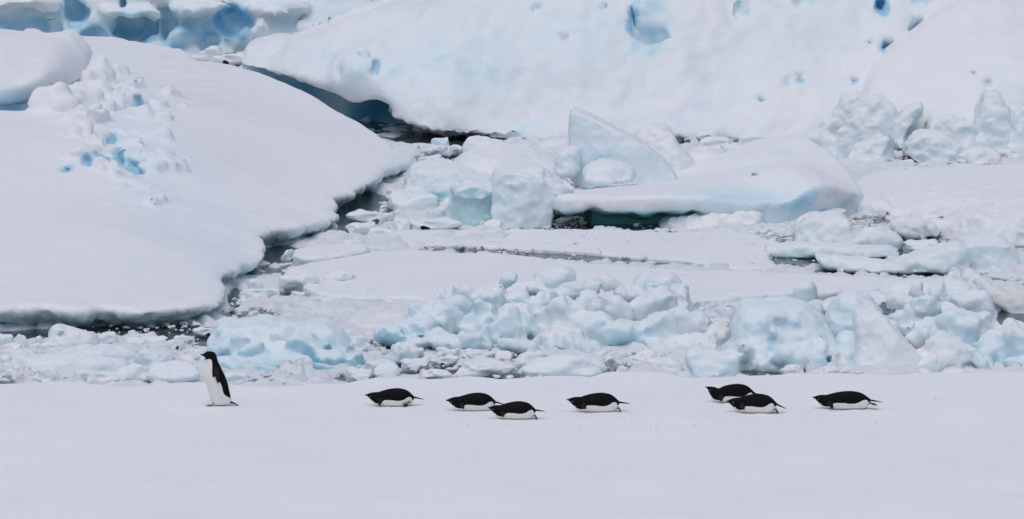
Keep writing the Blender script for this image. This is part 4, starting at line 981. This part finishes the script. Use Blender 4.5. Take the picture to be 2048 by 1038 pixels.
crumbs('brash_crumbs', 'tiny crumbs of ice between the brash chunks', 4200, [(0, 680), (460, 600), (700, 470), (860, 300), (1400, 280), (2048, 300), (2048, 560), (1500, 600), (1480, 740), (0, 766)], (.015, .07), lambda x, y: .03, 4, M_SLUSH)

# ------------------------------------------------------------------ penguins
def catmull(P, n):
    P = np.asarray(P, float); Q = np.vstack([2 * P[0] - P[1], P, 2 * P[-1] - P[-2]])
    t = np.linspace(0, len(P) - 1 - 1e-9, n); i = t.astype(int); f = (t - i)[:, None]
    a, b, c, d = Q[i], Q[i + 1], Q[i + 2], Q[i + 3]
    return .5 * (2 * b + (c - a) * f + (2 * a - 5 * b + 4 * c - d) * f ** 2 + (3 * b - a - 3 * c + d) * f ** 3)
def loft(st, n=70, m=40, flat=0.):
    """st rows: dorsal x, z, ventral x, z, half width -> closed tube of rings"""
    S = catmull(st, n); th = np.linspace(0, 2 * np.pi, m, endpoint=False)
    c, s = np.cos(th), np.sin(th)
    V = []
    for dx, dz, vx, vz, wd in S:
        cx, cz, ax, az = (dx + vx) / 2, (dz + vz) / 2, (dx - vx) / 2, (dz - vz) / 2
        sq = np.sign(s) * np.abs(s) ** .92
        V.append(np.stack([cx + ax * c, max(wd, .001) * sq, cz + az * c], 1))
    V = np.concatenate(V); k = len(V)
    V = np.vstack([V, V[:m].mean(0), V[k - m:k].mean(0)])
    Q = []
    for i in range(n - 1):
        a = i * m + np.arange(m); b = i * m + (np.arange(m) + 1) % m
        Q.append(np.stack([a, b, b + m, a + m], 1))
    a = np.arange(m); b = (a + 1) % m
    Q.append(np.stack([b, a, np.full(m, k), np.full(m, k)], 1)); Q.append(np.stack([a + k - m, b + k - m, np.full(m, k + 1), np.full(m, k + 1)], 1))
    return V, np.concatenate(Q)
def tri_mesh(name, V, Q, mat, attrs=None):
    me = bpy.data.meshes.new(name)
    me.from_pydata([tuple(v) for v in V], [], [tuple(dict.fromkeys(q)) for q in Q.tolist()]); me.update()
    for p in me.polygons: p.use_smooth = True
    for an, av in (attrs or {}).items():
        a = me.attributes.new(an, 'FLOAT', 'POINT'); a.data.foreach_set('value', np.asarray(av, np.float32))
    me.materials.append(mat); return me
def paddle(root, tip, w0, w1, th, lat, n=14, m=12):
    """flat tapering flipper or tail from root to tip; lat = direction of its width"""
    root, tip = np.array(root, float), np.array(tip, float); ax = tip - root; L = np.linalg.norm(ax); ax /= L
    lat = np.array(lat, float); lat -= ax * (lat @ ax); lat /= np.linalg.norm(lat); nr = np.cross(ax, lat)
    V, t = [], np.linspace(0, 1, n); a = np.linspace(0, 2 * np.pi, m, endpoint=False)
    for q in t:
        wd = (w0 * (1 - q) + w1 * q) * (1 + .35 * math.sin(math.pi * min(q * 1.2, 1))) * math.sqrt(max(1 - max(0, (q - .78) / .22) ** 2, .004))
        c = root + ax * L * q + lat * (-.12 * L * q * q)
        V.append(c + np.cos(a)[:, None] * lat * wd + np.sin(a)[:, None] * nr * th * (1 - .7 * q))
    V = np.concatenate(V); k = len(V); V = np.vstack([V, V[:m].mean(0), V[k - m:].mean(0)]); Q = []
    for i in range(n - 1):
        p = i * m + np.arange(m); r = i * m + (np.arange(m) + 1) % m; Q.append(np.stack([p, r, r + m, p + m], 1))
    p = np.arange(m); r = (p + 1) % m
    Q.append(np.stack([r, p, np.full(m, k), np.full(m, k)], 1)); Q.append(np.stack([p + k - m, r + k - m, np.full(m, k + 1), np.full(m, k + 1)], 1))
    return V, np.concatenate(Q)
def foot_mesh(heel, ankle, spread=.5, L=.075, dirv=(-1, 0, 0), up=(0, 0, 1)):
    """leg stub with three webbed toes"""
    d = np.array(dirv, float); d /= np.linalg.norm(d); up = np.array(up, float); sd = np.cross(d, up); sd /= np.linalg.norm(sd)
    V, Q, off = [], [], 0
    for a, l in ((-spread, .85), (0, 1.), (spread, .85)):
        t = np.array(heel) + (d * math.cos(a) + sd * math.sin(a)) * L * l
        v, q = paddle(np.array(heel), t, .011, .007, .008, sd, 8, 8); V.append(v); Q.append(q + off); off += len(v)
    w0 = np.array(heel) + up * .002
    pts = [w0] + [np.array(heel) + (d * math.cos(a) + sd * math.sin(a)) * L * .8 + up * .002 for a in (-spread, 0, spread)]
    lowp = [p - up * .005 for p in pts]
    V.append(np.array(pts + lowp)); Q.append(np.array([(0, 1, 2, 2), (0, 2, 3, 3), (4, 6, 5, 5), (4, 7, 6, 6), (1, 5, 6, 2), (2, 6, 7, 3), (0, 4, 5, 1), (0, 3, 7, 4)]) + off); off += 8
    v, q = paddle(ankle, heel, .016, .012, .016, sd, 8, 8); V.append(v); Q.append(q + off)
    return np.concatenate(V), np.concatenate(Q)
def ball(c, r, n=8):
    V, Q = loft([(c[0] + r * math.sin(a), c[2] + r * math.cos(a), c[0] + r * math.sin(a), c[2] - r * math.cos(a), r * math.cos(a)) for a in np.linspace(-1.5, 1.5, 7)], n, 12)
    V[:, 1] += c[1]; return V, Q
def ring(c, r, t, n=16, m=6):
    a = np.linspace(0, 2 * np.pi, n, endpoint=False); b = np.linspace(0, 2 * np.pi, m, endpoint=False)
    V = np.array([(c[0] + (r + t * math.cos(q)) * math.cos(p), c[1] + t * math.sin(q), c[2] + (r + t * math.cos(q)) * math.sin(p)) for p in a for q in b])
    Q = [(i * m + j, i * m + (j + 1) % m, ((i + 1) % n) * m + (j + 1) % m, ((i + 1) % n) * m + j) for i in range(n) for j in range(m)]
    return V, np.array(Q)

PRONE = [(.036, .147, .040, .113, .012), (.055, .154, .058, .094, .026), (.083, .163, .086, .066, .042), (.115, .169, .098, .052, .049), (.145, .171, .108, .036, .053), (.180, .173, .120, .020, .064),
         (.225, .187, .150, .001, .085), (.285, .204, .215, -.008, .104), (.350, .216, .300, -.012, .114), (.430, .222, .390, -.013, .117), (.500, .213, .470, -.013, .112), (.555, .194, .545, -.010, .098), (.600, .161, .595, .002, .076),
         (.632, .130, .625, .030, .048), (.650, .114, .645, .078, .022)]
PRONE_W = [(.093, .050), (.102, .064), (.113, .058), (.123, .044), (.150, .033), (.190, .030), (.222, .040), (.240, .074), (.280, .084), (.358, .083), (.415, .074), (.480, .075), (.520, .089), (.560, .115), (.590, .120), (.612, .108), (.622, .085), (.640, .075),
           (.66, .04), (.66, -.05), (.05, -.05), (.082, .036)]
STAND = [(.142, .652, .146, .612, .012), (.165, .668, .165, .590, .028), (.192, .677, .178, .570, .043), (.232, .677, .172, .556, .049), (.275, .660, .165, .535, .052), (.298, .617, .160, .505, .056), (.312, .560, .149, .460, .068), (.352, .470, .142, .392, .088),
         (.398, .372, .152, .315, .098), (.432, .275, .172, .245, .102), (.452, .178, .197, .172, .100), (.468, .108, .212, .108, .092), (.474, .062, .224, .056, .078), (.455, .030, .250, .022, .055), (.42, .016, .30, .012, .02)]
STAND_W = [(.172, .575), (.200, .588), (.215, .592), (.236, .580), (.246, .545), (.247, .480), (.246, .440), (.250, .372), (.262, .366), (.280, .385), (.310, .340), (.345, .300), (.366, .255), (.374, .205), (.392, .155), (.430, .125), (.468, .106),
           (.56, .10), (.56, -.1), (.0, -.1), (.0, .5), (.12, .56)]
def rot2(V, piv, ang, yaw, wgt):
    """turn the head about the neck (pitch in the side plane, yaw about the vertical)"""
    V = V.copy(); x, z = V[:, 0] - piv[0], V[:, 2] - piv[1]; a = ang * wgt; c, s = np.cos(a), np.sin(a)
    x, z = c * x - s * z, s * x + c * z
    b = yaw * wgt; y = V[:, 1]; c, s = np.cos(b), np.sin(b)
    x, y = c * x - s * y, s * x + c * y
    V[:, 0] = x + piv[0]; V[:, 1] = y; V[:, 2] = z + piv[1]; return V
def penguin(label, bill_u, snow_v, pitch=0., yaw_head=0., tail=0., flip=(.03, -.06), feet='trail', length=1., size=1., yaw=0., fat=1., far_flip=True, ring_t=.0012):
    """a bird sliding on its belly: bill tip at column bill_u, belly on the snow at row snow_v"""
    g = ground(bill_u, snow_v, FZ); k = size
    z = fz(g[0], g[1]); root = bpy.data.objects.new('penguin', None); COL.objects.link(root)
    piv = (.17, .115)
    wg = lambda V: 1 - sstep(.10, .24, V[:, 0] + .25 * (.12 - V[:, 2]))
    hd = lambda V: rot2(V, piv, pitch, yaw_head, wg(V))
    def tr(V):
        V = V.copy(); V[:, 0] = np.where(V[:, 0] > .17, .17 + (V[:, 0] - .17) * length, V[:, 0]); V[:, 2] *= fat
        V[:, 0] -= .33; return V * k
    def part(name, V, Q, mat, attrs=None, par=None):
        o = link(name, tri_mesh(name, tr(V), Q, mat, attrs), par or root); return o
    V, Q = loft(PRONE, 90, 44)
    wa = -poly_sdf(V[:, 0], V[:, 2], PRONE_W)
    V[:, 1] *= 1 + .16 * sstep(.10, .0, V[:, 2]) * sstep(.12, .3, V[:, 0])
    V[:, 2] = np.where(V[:, 0] > .1, np.maximum(V[:, 2], -.012), V[:, 2])
    part('body', hd(V), Q, M_PLUM, {'white': wa})
    V, Q = loft([(.0, .133, .0, .130, .002), (.006, .1365, .007, .127, .005), (.02, .142, .022, .120, .009), (.038, .147, .042, .112, .0125), (.045, .149, .05, .108, .012)], 16, 16)
    part('bill', hd(V), Q, M_BILL)
    for s in (-1, 1):
        V, Q = ball((.080, s * .0385, .118), .0065); e = part('eye', hd(V), Q, M_EYE)
        V, Q = ring((.080, s * .0405, .118), .0066, ring_t); part('eye_ring', hd(V), Q, M_RING, None, e)
        if s > 0 and not far_flip: continue
        V, Q = paddle((.196, s * .088, .102), (.196 + flip[0], s * (.105 + .02), .102 + flip[1]), .030, .012, .011, (1, 0, .3)); part('flipper', V, Q, M_FLIP)
        if feet == 'trail':
            V, Q = foot_mesh((.635, s * .05, .035), (.585, s * .045, .04), .35, .07, (.55, 0, -.75), (.75, 0, .55))
        elif feet == 'side':
            V, Q = foot_mesh((.560, s * .112, .045), (.60, s * .088, .058), .16, .065, (-.95, 0, -.42), (.1, s * -1., .2))
        else:
            V, Q = foot_mesh((.655, s * .04, .060), (.60, s * .04, .06), .22, .06, (1, 0, -.25), (0, 0, 1))
        f = part('foot', V, Q, M_FOOT)
        V, Q = paddle(V[0] + np.array([.004, s * .002, -.006]), V[0] + (np.array([.038, 0, -.052]) if feet == 'trail' else np.array([-.06, s * .012, -.030]) if feet == 'side' else np.array([.066, 0, -.022])), .016, .012, .005, (0, 1, 0) if feet != 'side' else (.3, 0, 1), 8, 8); part('sole', V, Q, M_SOLE, None, f)
    V, Q = paddle((.618, 0, .108), (.772, 0, .092 + tail), .034, .010, .012, (0, 1, 0)); V[:, 2] = V[:, 2]; part('tail', V, Q, M_FLIP)
    # stand the root so that the bill tip lands on its column
    tip = tr(hd(np.array([[.0, 0., .131]])))[0]; c, s = math.cos(yaw), math.sin(yaw)
    px = mpp(g[1]); want = (bill_u - 1024) * px
    root.location = (want - (tip[0] * c - tip[1] * s), g[1] + .10, z + .008)
    root.rotation_euler = (0, 0, yaw)
    return tag(root, label, 'penguin', 'penguins crossing the snow floe')
penguin('penguin lying on its belly, first behind the standing one, pink foot showing', 725, 816, .0, 0, -.012, (.012, -.092), 'side', .985, .945)
penguin('penguin lying on its belly with its tail hidden behind another penguin', 889, 826, .05, 0, -.02, (.045, -.065), 'trail', .98, .955)
penguin('penguin lying on its belly nearest the camera, its bill covering another tail', 974, 843, -.02, 0, .0, (.02, -.07), 'trail', .97, .92)
penguin('penguin lying on its belly alone in the middle of the line', 1134, 828, -.03, 0, .0, (.05, -.055), 'trail', 1.0, 1.0)
penguin('penguin lying on its belly with raised head, partly hidden by the one in front', 1416, 808, -.34, -.25, -.03, (.02, -.08), 'trail', .98, .98, .1)
penguin('penguin lying on its belly with a white eye ring, overlapping another behind it', 1458, 828, .0, .35, -.045, (.055, -.05), 'trail', .95, 1.0, -.1, 1.0, True, .0022)
penguin('penguin lying on its belly, rearmost of the line, with feet stretched back', 1633, 821, -.05, 0, -.012, (.055, -.085), 'back', 1.17, .98, 0., .96)

def standing():
    g = ground(432, 812, FZ); z = fz(g[0], g[1]); x0 = .285
    root = bpy.data.objects.new('penguin', None); COL.objects.link(root); root.location = (g[0], g[1], z - .004)
    def part(name, V, Q, mat, attrs=None, par=None):
        V = V.copy(); V[:, 0] -= x0
        return link(name, tri_mesh(name, V, Q, mat, attrs), par or root)
    V, Q = loft(STAND, 100, 48); wa = -poly_sdf(V[:, 0], V[:, 2], STAND_W)
    part('body', V, Q, M_PLUM, {'white': wa})
    V, Q = loft([(.096, .640, .096, .637, .002), (.102, .642, .104, .632, .005), (.12, .647, .124, .622, .009), (.142, .652, .148, .611, .0125), (.150, .655, .156, .606, .012)], 16, 16)
    part('bill', V, Q, M_BILL)
    for s in (-1, 1):
        V, Q = ball((.193, s * .0395, .632), .0065); e = part('eye', V, Q, M_EYE)
        V, Q = ring((.193, s * .0415, .632), .0066, .0013); part('eye_ring', V, Q, M_RING, None, e)
        tipx = .345 if s < 0 else .262
        V, Q = paddle((.285, s * .072, .495), (tipx, s * .132, .305 if s < 0 else .36), .034, .013, .012, (1, 0, .2)); part('flipper', V, Q, M_FLIP)
    V, Q = foot_mesh((.245, -.03, .016), (.262, -.03, .05), .4, .085, (-1, 0, -.05)); part('foot', V, Q, M_FOOT)
    V, Q = foot_mesh((.462, .03, .045), (.415, .03, .05), .35, .05, (.1, 0, -1), (1, 0, .1)); part('foot', V, Q, M_FOOT)
    V, Q = paddle((.455, 0, .055), (.565, 0, .008), .032, .010, .012, (0, 1, 0)); part('tail', V, Q, M_FLIP)
    tag(root, 'penguin standing upright at the head of the line, facing left', 'penguin', 'penguins crossing the snow floe')
standing()
